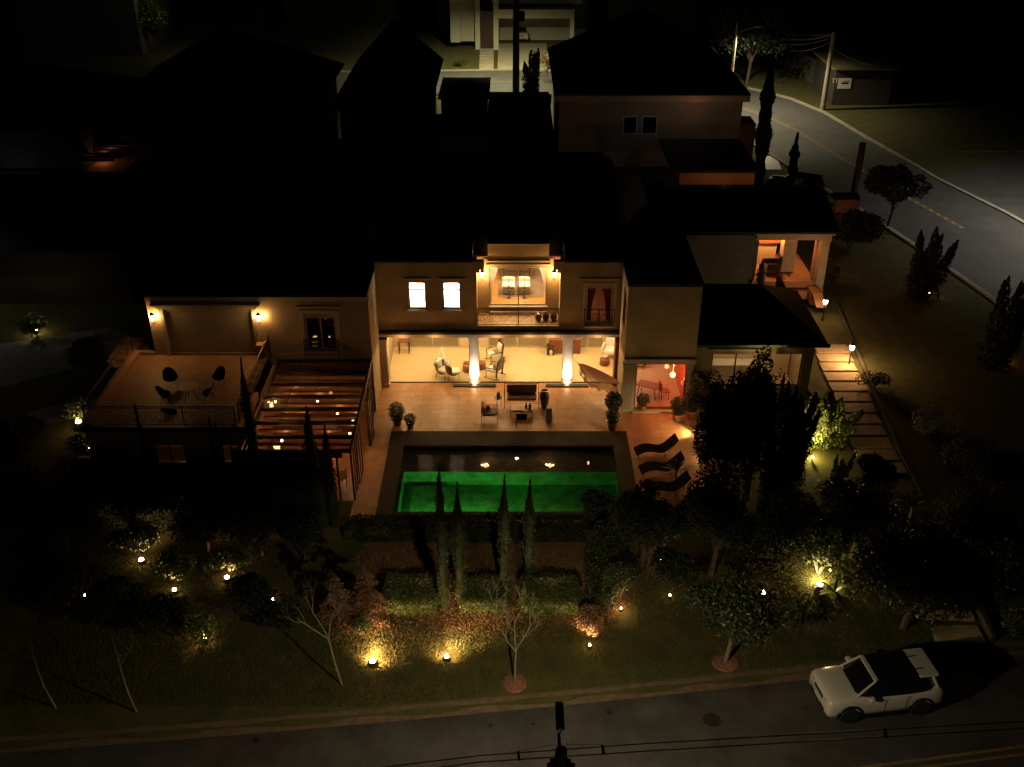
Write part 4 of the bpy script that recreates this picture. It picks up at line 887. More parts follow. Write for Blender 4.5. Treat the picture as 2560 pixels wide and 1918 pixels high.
for (u, v, lb) in ((428, 945, 'black oval chair at the back left of the round terrace table'), (412, 985, 'black oval chair at the near left of the round terrace table'), (545, 942, 'black oval chair at the back right of the round terrace table'), (520, 980, 'black oval chair at the near right of the round terrace table'), (425, 1030, 'black oval chair by the terrace front railing')):
    c = P(u, v, 3.65); c.z = 3.2; oval(c, math.atan2(tc_.y - c.y, tc_.x - c.x) + math.pi / 2, lb).scale = (.82, .82, .82)
# sun loungers
for i, (u, v) in enumerate(((1588, 1126), (1600, 1172), (1612, 1222))):
    c = P(u, v, .3); t = thing('sun_lounger', ['black wavy sun lounger, the one nearest the house', 'black wavy sun lounger, middle one of the row', 'black wavy sun lounger, the one nearest the street'][i], 'sun lounger', (c.x, c.y, 0), R(8), 'sun loungers right of the pool')
    prof = [(0, .2), (.25, .34), (.55, .4), (.85, .34), (1.15, .24), (1.4, .3), (1.95, .85)]; sm = []
    for k in range(len(prof) - 1):
        for q in range(3): s = q / 3; sm.append((prof[k][0] * (1 - s) + prof[k + 1][0] * s, prof[k][1] * (1 - s) + prof[k + 1][1] * s))
    sm.append(prof[-1])
    # soften
    for _ in range(2): sm = [sm[0]] + [((sm[k - 1][0] + 2 * sm[k][0] + sm[k + 1][0]) / 4, (sm[k - 1][1] + 2 * sm[k][1] + sm[k + 1][1]) / 4) for k in range(1, len(sm) - 1)] + [sm[-1]]
    mb = MB(); mb.loft([[(x, -.34, z), (x, .34, z), (x, .34, z + .035), (x, -.34, z + .035)] for x, z in sm], True); mb.build('bed', BLACKF, t, world=False)
    for s in (-1, 1):
        l = MB(); l.tube([(.1, .3 * s, .22), (.1, .3 * s, 0)], .018, 5); l.tube([(1.3, .3 * s, .26), (1.35, .3 * s, 0)], .018, 5); l.tube([(1.35, .3 * s, .03), (1.9, .3 * s, .8)], .012, 5); l.build('frame', BLACK, t, world=False)
# planters
potplant(993, 1062, 'round clipped shrub in a dark pot at the left of the patio', .85, .42, 2200, CERAM, .26, .4, size=.07)
potplant(1026, 1070, 'smaller clipped shrub in a dark pot at the left of the patio', .5, .32, 1200, CERAM, .2, .3, size=.06)
potplant(1532, 1040, 'bushy dark plant in a pot at the right end of the patio', .9, .42, 1800, CERAM, .26, .5, size=.12)
potplant(1530, 1072, 'dark glazed pot with a low shrub at the pool corner', .6, .34, 1000, CERAM, .28, .55, size=.09)
potplant(1694, 1050, 'shrub in a round terracotta pot by the red lit door', .9, .42, 1500, TERRAC, .3, .42, size=.1)
potplant(1728, 1040, 'shrub in a smaller terracotta pot beside the big terracotta pot', 1.0, .45, 1500, TERRAC, .24, .34, size=.1)
# ---------------- white car ----------------
def car(loc, rz, label, body, roofm, seatless=True, name='parked_car'):
    t = thing(name, label, 'car', loc, rz)
    S = [(2.12, .42, .74, .74), (2.07, .32, .97, .83), (1.92, .26, 1.04, .88), (1.6, .24, 1.07, .9), (1.15, .22, 1.09, .9), (.6, .22, 1.06, .9), (-.4, .22, 1.08, .9), (-1.2, .22, 1.1, .9), (-1.75, .26, 1.12, .9), (-1.98, .3, 1.1, .88), (-2.08, .36, 1.02, .85), (-2.13, .45, .9, .8)]
    rings = []
    for x, zb, zt, w_ in S:
        h = zt - zb; half = [(w_ * .8, zb), (w_ * .97, zb + .1 * h), (w_, zb + .35 * h), (w_ * .985, zb + .68 * h), (w_ * .95, zb + .88 * h), (w_ * .85, zb + .985 * h), (w_ * .45, zt + .015)]
        rings.append([(x, y, z) for y, z in half] + [(x, -y, z) for y, z in reversed(half)])
    mb = MB(); mb.loft(rings, True)
    bo = mb.build('body', body, t, world=False, smooth=True)
    # greenhouse
    bot = [(1.12, .5), (.95, .74), (.3, .82), (-.8, .83), (-1.6, .8), (-1.92, .62)]; top = [(.5, .42), (.42, .6), (.1, .65), (-.7, .66), (-1.4, .64), (-1.62, .5)]
    rb = [(x, y, 1.04) for x, y in bot] + [(x, -y, 1.04) for x, y in reversed(bot)]; rm = [((a[0] * .45 + b_[0] * .55), (a[1] * .4 + b_[1] * .6), 1.38) for a, b_ in zip(bot, top)]; rm = rm + [(a, -b_, c_) for a, b_, c_ in reversed(rm)]
    rt = [(x, y, 1.6) for x, y in top] + [(x, -y, 1.6) for x, y in reversed(top)]
    mb = MB(); mb.loft([rb, rm, rt], True); mb.build('windows', mat('black car glass', (.006, .006, .007), .08, coat=.4), t, world=False)
    rf = MB(); rf.bbox(-1.15, .34, -.6, .6, 1.6, 1.645, .03); rf.build('roof', roofm, t, world=False)
    rr_ = MB(); rr_.bbox(-1.86, -1.15, -.66, .66, 1.55, 1.64, .04); rr_.build('rear_roof', body, t, world=False); rr_ = MB(); rr_.bbox(.34, .5, -.6, .6, 1.585, 1.64, .03); rr_.build('windscreen_header', body, t, world=False)
    for s in (-1, 1):
        rr_ = MB(); rr_.tube([(1.1, .72 * s, 1.06), (.44, .6 * s, 1.6)], .04, 6); rr_.build('front_pillar', body, t, world=False); rr_ = MB(); rr_.tube([(-1.9, .7 * s, 1.06), (-1.66, .6 * s, 1.58)], .075, 6); rr_.build('rear_pillar', body, t, world=False)
    if roofm is not body:
        n_ = MB(); n_.bbox(-1.45, -1.14, -.32, -.27, 1.642, 1.652, .005); n_.bbox(-1.45, -1.14, .27, .32, 1.642, 1.652, .005); n_.build('roof_slot', BLACK, t, world=False)
    for s in (-1, 1):
        for x in (1.3, -1.29):
            w_ = thing('wheel', None, None, (x, .82 * s, .35)); w_.parent = t
            if True:
                ty = MB(); ty.lathe([(.2, -.11), (.33, -.11), (.35, -.07), (.35, .07), (.33, .11), (.2, .11)], n=24); ty.v = [(a, c_, b_) for a, b_, c_ in ty.v]; ty.build('tyre', mat('tyre rubber', (.012, .012, .012), .8), w_, world=False)
                ri = MB()
                for k in range(5):
                    a = k * 2 * math.pi / 5; ri.tube([(0, .09 * s, 0), (.2 * math.cos(a), .1 * s, .2 * math.sin(a))], .028, 5)
                ri.build('rim', mat('dark alloy', (.12, .12, .12), .3, metal=.9), w_, world=False)
            ar = MB(); pts = [(x + .44 * math.cos(a), .885 * s, .36 + .42 * math.sin(a)) for a in [math.pi * k / 12 for k in range(13)]]
            ar.tube(pts, .055, 6); ar.add([(x, .893 * s, .3)] + [(p[0], .893 * s, p[2]) for p in pts], [(0, k, k + 1) for k in range(1, 13)]); ar.build('wheel_arch', BLACK, t, world=False)
        mi = MB(); mi.bbox(.55, .75, min(.86 * s, 1.06 * s), max(.86 * s, 1.06 * s), 1.06, 1.2, .04); mi.build('mirror', body, t, world=False)
        hl = MB(); hl.bbox(2.0, 2.1, .5 * s - .13, .5 * s + .13, .72, .9, .03); hl.build('headlight', mat('headlight glass', (.2, .2, .2), .08), t, world=False)
        tl_ = MB(); tl_.bbox(-2.09, -1.98, .7 * s - .1, .7 * s + .1, .78, 1.02, .03); tl_.build('tail_light', mat('dark red lamp', (.05, .01, .01), .2), t, world=False)
        sk = MB(); sk.bbox(-.85, .85, min(.84 * s, .91 * s), max(.84 * s, .91 * s), .2, .36, .02); sk.build('sill', BLACK, t, world=False)
    gr = MB(); gr.bbox(2.04, 2.12, -.36, .36, .7, .86, .02); gr.bbox(2.05, 2.13, -.6, .6, .36, .52, .03); gr.build('grille', BLACK, t, world=False)
    pl_ = MB(); pl_.box(2.125, 2.14, -.24, .24, .5, .6); pl_.build('number_plate', mat('plate', (.5, .5, .48), .5), t, world=False)
    ln = MB(); ln.box(.06, .072, .9, .906, .4, 1.02); ln.box(-.72, -.708, .9, .906, .4, 1.02); ln.box(-1.6, -1.4, .868, .9, .82, .96) if False else None; ln.build('door_gap', BLACK, t, world=False)
    hd = MB(); hd.tube([(.1, .9, .92), (.3, .9, .92)], .015, 4); hd.tube([(-.75, .9, .94), (-.55, .9, .94)], .015, 4); hd.build('door_handle', body, t, world=False)
    return t
f0, r0 = P(2112, 1806, -1.29), P(2300, 1784, -1.29)
d_ = (f0 - r0).normalized(); mid = (f0 + r0) / 2; side = Vector((d_.y, -d_.x, 0))
if side.y < 0: side = -side
cpos = mid + side * .83
WCAR = mat('white car paint', (.52, .5, .46), .25, coat=.6)
cc_ = car((cpos.x, cpos.y, -1.29), math.atan2(d_.y, d_.x), 'white compact SUV with black roof parked at the kerb on the right', WCAR, mat('gloss black roof', (.006, .006, .007), .12, coat=.5))
BC = mat('black car paint', (.012, .012, .014), .12, coat=.7)
c = P(1985, 486, 0); car((c.x, c.y, 0), R(150), 'black sedan parked in the back yard beside the small cypress', BC, BC)
c = P(1868, 500, 0); car((c.x, c.y - 1, 0), R(90), 'dark silver car mostly hidden behind the porch roof', mat('silver paint', (.3, .3, .31), .2, metal=.5), mat('silver paint', (.3, .3, .31), .2, metal=.5))
c = P(1303, 98, 0); car((c.x, c.y, 0), R(-90), 'white car in the open garage of the house across the back street', WCAR, WCAR)
# ---------------- vegetation ----------------
def lobes(center, rad, k, r, squash=.8):
    out = []
    for _ in range(k):
        d = r.normal(size=3); d /= np.linalg.norm(d); d[2] = abs(d[2]) * .8 + d[2] * .2
        out.append((np.array(center) + d * np.array(rad) * r.uniform(.35, .75), np.array(rad) * r.uniform(.3, .5)))
    return out
def lobepts(lb, n, r):
    pts = []
    for c, rd in lb:
        m = n // len(lb); d = r.normal(size=(m, 3)); d /= np.linalg.norm(d, axis=1)[:, None]
        pts.append(c + d * rd * r.uniform(.55, 1.08, (m, 1)) ** .6 * r.choice([1, 1, 1, 1.15], (m, 1)))
    return np.vstack(pts)
def tree(label, base, h, rx, ry=None, n=4000, size=.14, m=LEAF, bark=BARKD, tr=.12, low=.3, k=12, cat='tree', name='tree', group=None, seed=None, aspect=.45):
    ry = ry or rx; seed = seed if seed is not None else int(abs(base[0] * 37 + base[1] * 11)) % 9973; r = rng_(seed)
    t = thing(name, label, cat, base, 0, group); b = Vector(base); cz = b.z + h * (low + 1) / 2; rz = h * (1 - low) / 2
    lb = lobes((b.x, b.y, cz), (rx, ry, rz), k, r); mb = MB()
    top = Vector((b.x + rx * .1, b.y, cz))
    mb.tube([b - Vector((0, 0, .2)), b.lerp(top, .4) + Vector((.05, 0, 0)), top], [tr, tr * .75, tr * .4], 7)
    for c, _ in lb: s = b.lerp(top, r.uniform(.35, .9)); c = Vector(c); mb.tube([s, s.lerp(c, .5) + Vector((0, 0, -.1)), c], tr * .35, 5, tr * .08)
    mb.build('trunk', bark, t); leafmesh('crown', lobepts(lb, n, r), size, m, t, seed, aspect); return t
def cypress(label, base, h, rad=.22, n=1600, m=LEAFD, seed=1, group='slender cypresses', size=.12):
    r = rng_(seed); t = thing('cypress', label, 'cypress', base, 0, group); b = Vector(base)
    mb = MB(); mb.tube([b - Vector((0, 0, .2)), b + Vector((0, 0, h * .8))], .06, 6, .02); mb.build('trunk', BARKD, t)
    z = r.uniform(0.03, 1, n); prof = np.minimum(1, (1 - z) * 2.6 + .05) * (.62 + .38 * np.sin(np.clip(z * 3.3, 0, math.pi)))
    wob = 1 + .22 * np.sin(z * 19 + seed) + .12 * np.sin(z * 47 + seed * 2); a = r.uniform(0, 2 * math.pi, n); q = rad * prof * wob * r.uniform(.65, 1.1, n)
    pts = np.stack([b.x + q * np.cos(a) + .1 * rad * np.sin(z * 7), b.y + q * np.sin(a), b.z + .1 + z * (h - .1)], 1)
    co = MB(); co.lathe([(rad * .6, 0.1), (rad * .75, h * .3), (rad * .66, h * .6), (rad * .35, h * .85), (.01, h * .97)], tuple(b), 8)
    leafmesh('crown', pts, size, m, t, seed, .35, core=co, dirs=np.tile([0, 0, 1.0], (n, 1))); return t
def hedge(label, x0, x1, y0, y1, z0, z1, n, size=.09, m=LEAF, seed=3, cat='hedge', name='hedge', group=None, rough=.1):
    r = rng_(seed); t = thing(name, label, cat, ((x0 + x1) / 2, (y0 + y1) / 2, z0), 0, group)
    A = [(x1 - x0) * (z1 - z0), (y1 - y0) * (z1 - z0), (y1 - y0) * (z1 - z0), (x1 - x0) * (y1 - y0)]; f = r.choice(4, n, p=np.array(A) / sum(A))
    u, v = r.uniform(0, 1, n), r.uniform(0, 1, n); X = x0 + u * (x1 - x0); Y = y0 + v * (y1 - y0); Z = z0 + v * (z1 - z0)
    pts = np.stack([X, np.full(n, y0), Z], 1)
    for k, xx in ((1, x0), (2, x1)): s = f == k; pts[s] = np.stack([np.full(s.sum(), xx), y0 + u[s] * (y1 - y0), Z[s]], 1)
    s = f == 3; pts[s] = np.stack([X[s], Y[s], np.full(s.sum(), z1)], 1)
    pts += r.normal(size=(n, 3)) * rough * .5 + rough * .5 * np.sin(pts[:, [1, 2, 0]] * 5)
    # round the vertical corners
    cx_, cy_ = (x0 + x1) / 2, (y0 + y1) / 2; hx, hy = (x1 - x0) / 2, (y1 - y0) / 2
    nx_, ny_ = (pts[:, 0] - cx_) / hx, (pts[:, 1] - cy_) / hy; k_ = 1 - .1 * np.clip(np.abs(nx_ * ny_), 0, 1); pts[:, 0] = cx_ + nx_ * hx * k_; pts[:, 1] = cy_ + ny_ * hy * k_
    co = MB(); i = rough * .9 + .03; co.bbox(x0 + i, x1 - i, y0 + i, y1 - i, z0, z1 - i, .1)
    leafmesh('foliage', pts, size, m, t, seed, .5, core=co); return t
def shrub(label, base, rx, rz, n, size=.09, m=LEAF, seed=5, name='shrub', cat='shrub', k=7, group=None, ry=None):
    r = rng_(seed); t = thing(name, label, cat, base, 0, group); b = np.array(base); ry = ry or rx
    lb = lobes(b + np.array([0, 0, rz * .8]), (rx, ry, rz), k, r); lb = [(c, rd * 1.25) for c, rd in lb]
    pts = lobepts(lb, n, r); pts[:, 2] = np.maximum(pts[:, 2], b[2] + .02); leafmesh('foliage', pts, size, m, t, seed)
    mb = MB()
    for c, _ in lb: mb.tube([tuple(b), tuple(c)], .03, 4, .01)
    mb.build('stem', BARKD, t); return t
def juniper(label, base, h, rx, spires, n=3500, m=LEAFD, seed=7, size=.13, group='twisted junipers', lean=.25):
    r = rng_(seed); t = thing('juniper', label, 'juniper', base, 0, group); b = np.array(base); pts = []; dirs = []; mb = MB()
    for k in range(spires):
        a = r.uniform(0, 6.28); q = rx * r.uniform(.2, 1); foot = b + [q * .25 * math.cos(a), q * .25 * math.sin(a), 0]
        tip = b + [q * math.cos(a) + lean * h * .3, q * .6 * math.sin(a), h * r.uniform(.55, 1.0)]
        s = r.uniform(0, 1, n // spires); w_ = rx * .33 * (1 - s) ** .7 * (1 + .25 * np.sin(s * 17 + k)); an = r.uniform(0, 6.28, len(s)); w_ = w_ * r.uniform(.6, 1.1, len(s))
        ax = foot + (tip - foot) * s[:, None] ** .9; pts.append(ax + np.stack([w_ * np.cos(an), w_ * np.sin(an), w_ * .3 * np.sin(an * 3)], 1)); dirs.append(np.tile((tip - foot) / np.linalg.norm(tip - foot), (len(s), 1)))
        mb.tube([tuple(foot), tuple((foot + tip) / 2), tuple(tip * .9 + foot * .1)], .05, 5, .01)
    mb.build('trunk', BARKD, t); leafmesh('crown', np.vstack(pts), size, m, t, seed, .4, dirs=np.vstack(dirs)); return t
def layered(label, base, h, rad, n=5000, m=LEAFD, seed=9, size=.1, layers=9, group=None, name='conifer'):
    "conifer with drooping shelves of foliage"
    r = rng_(seed); t = thing(name, label, 'conifer', base, 0, group); b = np.array(base); pts = []; dirs = []; mb = MB()
    mb.tube([tuple(b), tuple(b + [0, 0, h * .95])], .09, 6, .02)
    for k in range(layers):
        z = h * (.06 + .9 * k / layers); R_ = rad * (1 - k / layers) ** .8
        for j in range(max(4, int(9 * (1 - .5 * k / layers)))):
            a = r.uniform(0, 6.28); L = R_ * r.uniform(.7, 1.15); m_ = int(n / layers / 8)
            s = r.uniform(.1, 1, m_); wd = L * .3 * np.sin(s * 3.0) * r.uniform(-1, 1, m_)
            x = s * L; zz = z + L * .25 * s - L * .45 * s * s + r.normal(size=m_) * .025
            px_ = b[0] + x * math.cos(a) - wd * math.sin(a); py_ = b[1] + x * math.sin(a) + wd * math.cos(a)
            pts.append(np.stack([px_, py_, b[2] + zz], 1)); dirs.append(np.tile([math.cos(a), math.sin(a), -.4], (m_, 1)))
            mb.tube([tuple(b + [0, 0, z]), tuple(b + [L * .9 * math.cos(a), L * .9 * math.sin(a), z - .15 * L])], .02, 4, .006)
    mb.build('trunk', BARKD, t); leafmesh('crown', np.vstack(pts), size, m, t, seed, .35, dirs=np.vstack(dirs)); return t
def bare(label, base, segs, group='bare young trees along the front kerb', tr=.06, seed=0, lean=(0, 0)):
    "leafless tree: segs = list of main forks (direction x, y, z), recursion adds twigs"
    r = random.Random(seed); t = thing('bare_tree', label, 'tree', base, 0, group); tk = MB(); br = MB(); b = Vector(base)
    def grow(p, d, L, rad, depth, mb):
        pts = [p]; q = p.copy(); dd = d.copy()
        for _ in range(5):
            dd = (dd + Vector((r.uniform(-.22, .22), r.uniform(-.22, .22), r.uniform(-.02, .2)))).normalized(); q = q + dd * L / 5; pts.append(q.copy())
        mb.tube(pts, rad, 6 if depth > 2 else 4, rad * .6)
        if depth <= 0: return
        for k in range(3 if depth < 4 else 2):
            s = pts[r.choice([3, 4, 5, 5])]; e = (dd + Vector((r.uniform(-.9, .9), r.uniform(-.7, .7), r.uniform(-.2, .5)))).normalized()
            grow(s, e, L * r.uniform(.5, .68), max(.005, rad * .5), depth - 1, br)
    p1 = b + Vector((lean[0] * .5, 0, segs[0] * .5)); p2 = b + Vector((lean[0], lean[1], segs[0]))
    tk.tube([b - Vector((0, 0, .15)), p1, p2], [tr, tr * .85, tr * .7], 7)
    for d, L in segs[1]: grow(p2, Vector(d).normalized(), L, tr * .6, 4, br)
    tk.build('trunk', mat('pale lichen bark', (.2, .18, .12), .9, noise=.3, nscale=14), t); br.build('branches', MATS['pale lichen bark'], t); return t
# front row of four slender cypresses
for i, (u, v, ut, vt, lb) in enumerate(((1112, 1525, 1083, 1160, 'slender cypress in front of the pool, leftmost and tallest of four'), (1152, 1512, 1137, 1205, 'slender cypress in front of the pool, second from the left'), (1262, 1485, 1263, 1188, 'slender cypress in front of the pool, third from the left'), (1322, 1455, 1325, 1198, 'slender cypress in front of the pool, rightmost of four'))):
    b = G(u, v); tp = Q(ut, vt, b.y); cypress(lb, b, tp.z - b.z, .25, 2600, LEAF, 11 + i, 'four cypresses in front of the pool', .1)
# left garden cypresses
for i, (u, ut, vt, Y, rad, lb) in enumerate(((600, 572, 895, 35.3, .3, 'dark cypress standing before the upper terrace'), (337, 325, 1010, 35.2, .16, 'thin cypress tip before the left end of the terrace railing'), (520, 511, 1040, 35.0, .14, 'thin cypress tip below the middle of the terrace railing'), (537, 531, 1055, 34.8, .12, 'very small cypress tip beside the thin one below the terrace railing'), (765, 757, 1015, 34.6, .36, 'dark cypress before the glass roof, the taller one'), (810, 800, 1060, 34.4, .26, 'dark cypress before the glass roof, the shorter one'))):
    tp = Q(ut, vt, Y); cypress(lb, (Q(u, vt, Y).x + .0, Y, gh(0, Y)), tp.z - gh(0, Y), rad, 2400, LEAFD, 31 + i, 'dark cypresses along the left wing', .11)
HEDG = mat('light hedge leaves', (.065, .09, .014), .45, noise=.5, nscale=9, spec=.6)  # lighter leaf green, also puts lamplight into plants beside lamps
# hedge masses in front of pool
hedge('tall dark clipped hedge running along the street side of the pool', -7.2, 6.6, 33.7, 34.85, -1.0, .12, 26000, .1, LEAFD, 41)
hedge('lower leafy hedge step in front of the tall pool hedge', -6.2, 5.4, 32.7, 33.6, -1.1, -.62, 9000, .1, LEAF, 42)
for i, (x0, x1, lb, y0, y1) in enumerate(((-4.98, -2.86, 'boxy clipped hedge with lit front, left of three', 29.6, 31.4), (-2.02, -.1, 'boxy clipped hedge with lit front, middle of three', 29.7, 31.3), (.28, 2.62, 'boxy clipped hedge with lit front, right of three', 29.6, 31.4))):
    zz = gh(0, 29.6); hedge(lb, x0, x1, y0, y1, zz, zz + .62, 9500, .065, HEDG, 43 + i, group='boxy hedges on the front lawn', rough=.08)
hedge('leafy diagonal hedge at the right side of the front lawn', 3.0, 4.0, 29.9, 33.2, -.9, -.05, 6500, .1, LEAF, 47)
shrub('dark rounded hedge end with a warm glow at its foot', G(1548, 1500), .75, 1.0, 4500, .09, LEAF, 48, k=8)
shrub('bronze leaved bush lit from below on the front lawn', G(1470, 1592), .62, .75, 4200, .075, LEAFR, 49, k=8)
shrub('small green shrub at the foot of the right drooping conifer', G(908, 1590), .42, .5, 1600, .08, LEAFB, 50)
layered('bronze drooping conifer by the front lawn, left one of the pair', G(848, 1555), 2.5, 1.0, 7000, LEAFR, 51, .09, group='pair of bronze conifers')
layered('bronze drooping conifer by the front lawn, right one of the pair', G(922, 1550), 2.9, 1.0, 7500, LEAFR, 52, .09, group='pair of bronze conifers')
# bare trees
b = G(1286, 1708); bare('bare pale tree in a pink mulch ring in the middle of the lawn edge', b, (1.5, [((-.35, .1, 1), 1.5), ((.45, .1, .9), 1.3), ((.05, .3, 1), 1.4)]), seed=4, tr=.045, lean=(.05, 0))
b2 = G(856, 1712); bare('bare tree leaning left at the lawn edge, left of the big lit garden lamp', b2, (2.0, [((-1, .25, .75), 1.7), ((-.5, .5, 1), 1.1), ((.25, .3, 1), 1.2)]), seed=9, tr=.042, lean=(-.35, .2))
b3 = G(142, 1770); bare('thin bare sapling nearest the left edge of the lawn', b3, (2.2, [((-.2, .3, 1), 1.0), ((.3, .2, 1), 1.0)]), seed=13, tr=.035, lean=(-.45, .3))
b4 = G(343, 1780); bare('thin bare sapling, second from the left edge of the lawn', b4, (2.0, [((-.2, .3, 1), 1.1), ((.4, .2, .8), 1.1)]), seed=17, tr=.033, lean=(-.3, .2))
PINK = mat('reddish mulch', (.26, .11, .075), .95, noise=.4, nscale=14, bump=.8)
b5 = G(1812, 1655)
for (p, rr_, lb) in ((b, .46, 'round red mulch bed under the bare tree in the middle'), (b5, .5, 'round red mulch bed under the leafy kerb tree')):
    mb = MB(); mb.lathe([(rr_, -.02), (rr_ * .92, .03), (.02, .05)], (0, 0, 0), 28); simple('mulch_bed', lb, 'mulch bed', p, mb, PINK, 'mulch beds on the front verge')
tree('round leafy tree in a red mulch bed at the kerb, left of the white car', b5, 3.6, 1.9, 1.6, 11000, .17, LEAF, BARK, .09, .38, 16, aspect=.3)
tree('wide dark broadleaf tree overhanging the white car', G(2255, 1572), 4.2, 3.3, 2.0, 24000, .22, LEAF, BARKD, .16, .25, 26, seed=61, aspect=.28)
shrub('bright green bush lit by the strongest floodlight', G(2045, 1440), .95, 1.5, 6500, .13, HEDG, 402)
tree('dark broadleaf tree between the leafy kerb tree and the path, above the floodlit bush', G(2125, 1395), 3.3, 1.5, 1.4, 10000, .16, LEAF, BARKD, .12, .12, 16, seed=62, aspect=.35)
tree('dark tree right of the stepped path near the kerb', G(2560, 1500), 3.4, 1.6, 1.5, 8000, .18, LEAF, BARKD, .1, .15, 12, seed=63)
shrub('dark bush right of the lowest path slabs', G(2540, 1590), .9, .8, 2500, .12, LEAF, 64)
# big dark conifers in front of the right side room
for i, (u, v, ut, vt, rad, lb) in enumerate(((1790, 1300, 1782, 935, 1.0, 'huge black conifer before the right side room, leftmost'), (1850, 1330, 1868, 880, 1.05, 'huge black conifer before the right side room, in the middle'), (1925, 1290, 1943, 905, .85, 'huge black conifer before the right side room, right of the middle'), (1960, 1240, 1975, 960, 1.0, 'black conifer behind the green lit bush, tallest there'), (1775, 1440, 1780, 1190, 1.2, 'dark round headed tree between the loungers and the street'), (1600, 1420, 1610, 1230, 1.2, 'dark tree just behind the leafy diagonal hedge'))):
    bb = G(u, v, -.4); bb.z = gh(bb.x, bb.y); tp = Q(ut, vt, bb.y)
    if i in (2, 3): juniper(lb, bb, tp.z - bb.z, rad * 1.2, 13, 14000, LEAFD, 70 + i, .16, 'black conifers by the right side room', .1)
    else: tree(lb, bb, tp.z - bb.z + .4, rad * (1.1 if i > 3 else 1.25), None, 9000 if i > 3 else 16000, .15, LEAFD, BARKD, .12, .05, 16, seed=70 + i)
juniper('bushy conifer lit green from below beside the stepped path', P(2048, 1112, 0), 2.8, 1.8, 15, 20000, HEDG, 81, .14, None, .1)
juniper('dark twisted conifer right of the green lit bush, its foot in the glow', G(2085, 1215), 1.9, .55, 6, 3000, LEAFD, 82, .13, None, .3)
for i, (u, v, ut, vt, rx, lb, ns) in enumerate(((2300, 742, 2300, 540, 1.9, 'many pointed dark juniper on the right lawn, nearer the house', 9), (2480, 915, 2480, 690, 1.7, 'many pointed dark juniper on the right lawn, nearer the right edge', 9))):
    bb = P(u, v, 0); tp = Q(ut, vt, bb.y); juniper(lb, bb, tp.z, rx, ns, 8000, LEAFD, 90 + i, .2, 'twisted junipers', .3)
bb = P(2218, 568, 0); tp = Q(2218, 415, bb.y); tree('round dark tree at the bend of the back street', bb, tp.z, 2.1, 2, 7000, .3, LEAF, BARKD, .12, .25, 12)
shrub('wide black shrub between the porch and the back street', P(2120, 625, 0), 2.2, 1.6, 5000, .22, LEAFD, 93)
shrub('silvery leaved shrub on the right lawn', P(2330, 1095, -.1), 1.25, 1.0, 2600, .11, mat('silver leaves', (.2, .21, .16), .5), 94)
shrub('low dark shrub behind the silvery shrub', P(2410, 1160, -.1), 1.4, .8, 2600, .12, LEAF, 95)
shrub('dark shrub beside the lower path lamp', P(2180, 970, 0), .8, .5, 900, .12, LEAFD, 96)
shrub('dark shrub at the porch steps', P(2050, 720, 0), 1.0, 1.2, 2200, .14, LEAFD, 97)
cypress('small black cypress at the right corner of the porch', P(1895, 745, 0), 2.6, .3, 900, LEAFD, 98, None)
# left garden: dark trees and bushes around the small lights
spec = [(40, 1330, 1.9, 3.2), (170, 1390, 1.6, 2.6), (255, 1290, 1.7, 3.4), (345, 1385, 1.0, 1.7), (438, 1455, .9, 1.4), (520, 1380, 1.3, 2.5), (570, 1432, .9, 1.1), (655, 1390, 1.5, 2.8), (760, 1400, 1.2, 2.4), (120, 1500, 1.5, 1.7), (260, 1540, 1.3, 1.3), (400, 1560, 1.2, 1.3), (620, 1520, 1.1, 1.4), (700, 1560, .9, 1.0), (30, 1180, 1.8, 3.0)]
where = ['by the left edge of the garden', 'behind the pinprick light', 'behind the leftmost lit lamp', 'touching the leftmost lit lamp', 'touching the middle one of three lit lamps', 'between the middle and right lit lamps', 'touching the right one of three lit lamps', 'left of the bronze conifers', 'behind the bronze conifers', 'above the left saplings', 'between the saplings and the lit lamps', 'left of the glittering lit shrub', 'right of the glittering lit shrub', 'above the left leaning bare tree', 'below the driveway at the left edge']
for i, (u, v, rx, h) in enumerate(spec):
    bb = G(u, v); tree('dark dense garden tree ' + where[i], bb, h, rx, None, 5200, .13, HEDG if i in (3, 4, 6) else LEAFD, BARKD, .07, .05, 12, seed=100 + i, group='dark trees of the left garden', name='garden_tree')  # trees by the lamps get lighter leaves, lamplight put into their colour
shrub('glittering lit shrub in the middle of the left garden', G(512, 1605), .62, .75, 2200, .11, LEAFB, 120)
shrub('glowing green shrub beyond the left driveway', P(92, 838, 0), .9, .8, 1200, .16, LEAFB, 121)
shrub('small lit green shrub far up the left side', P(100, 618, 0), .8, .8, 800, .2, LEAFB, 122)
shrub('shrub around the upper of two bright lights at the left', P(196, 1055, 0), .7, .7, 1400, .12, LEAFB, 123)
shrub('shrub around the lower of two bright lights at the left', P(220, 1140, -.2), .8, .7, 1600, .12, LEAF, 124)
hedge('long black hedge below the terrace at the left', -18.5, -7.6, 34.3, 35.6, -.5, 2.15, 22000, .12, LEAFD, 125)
tree('dark shrubby tree under the small left balcony', P(235, 960, 0), 3.0, 1.2, None, 4500, .14, LEAF, BARKD, .07, .1, 10, seed=126)
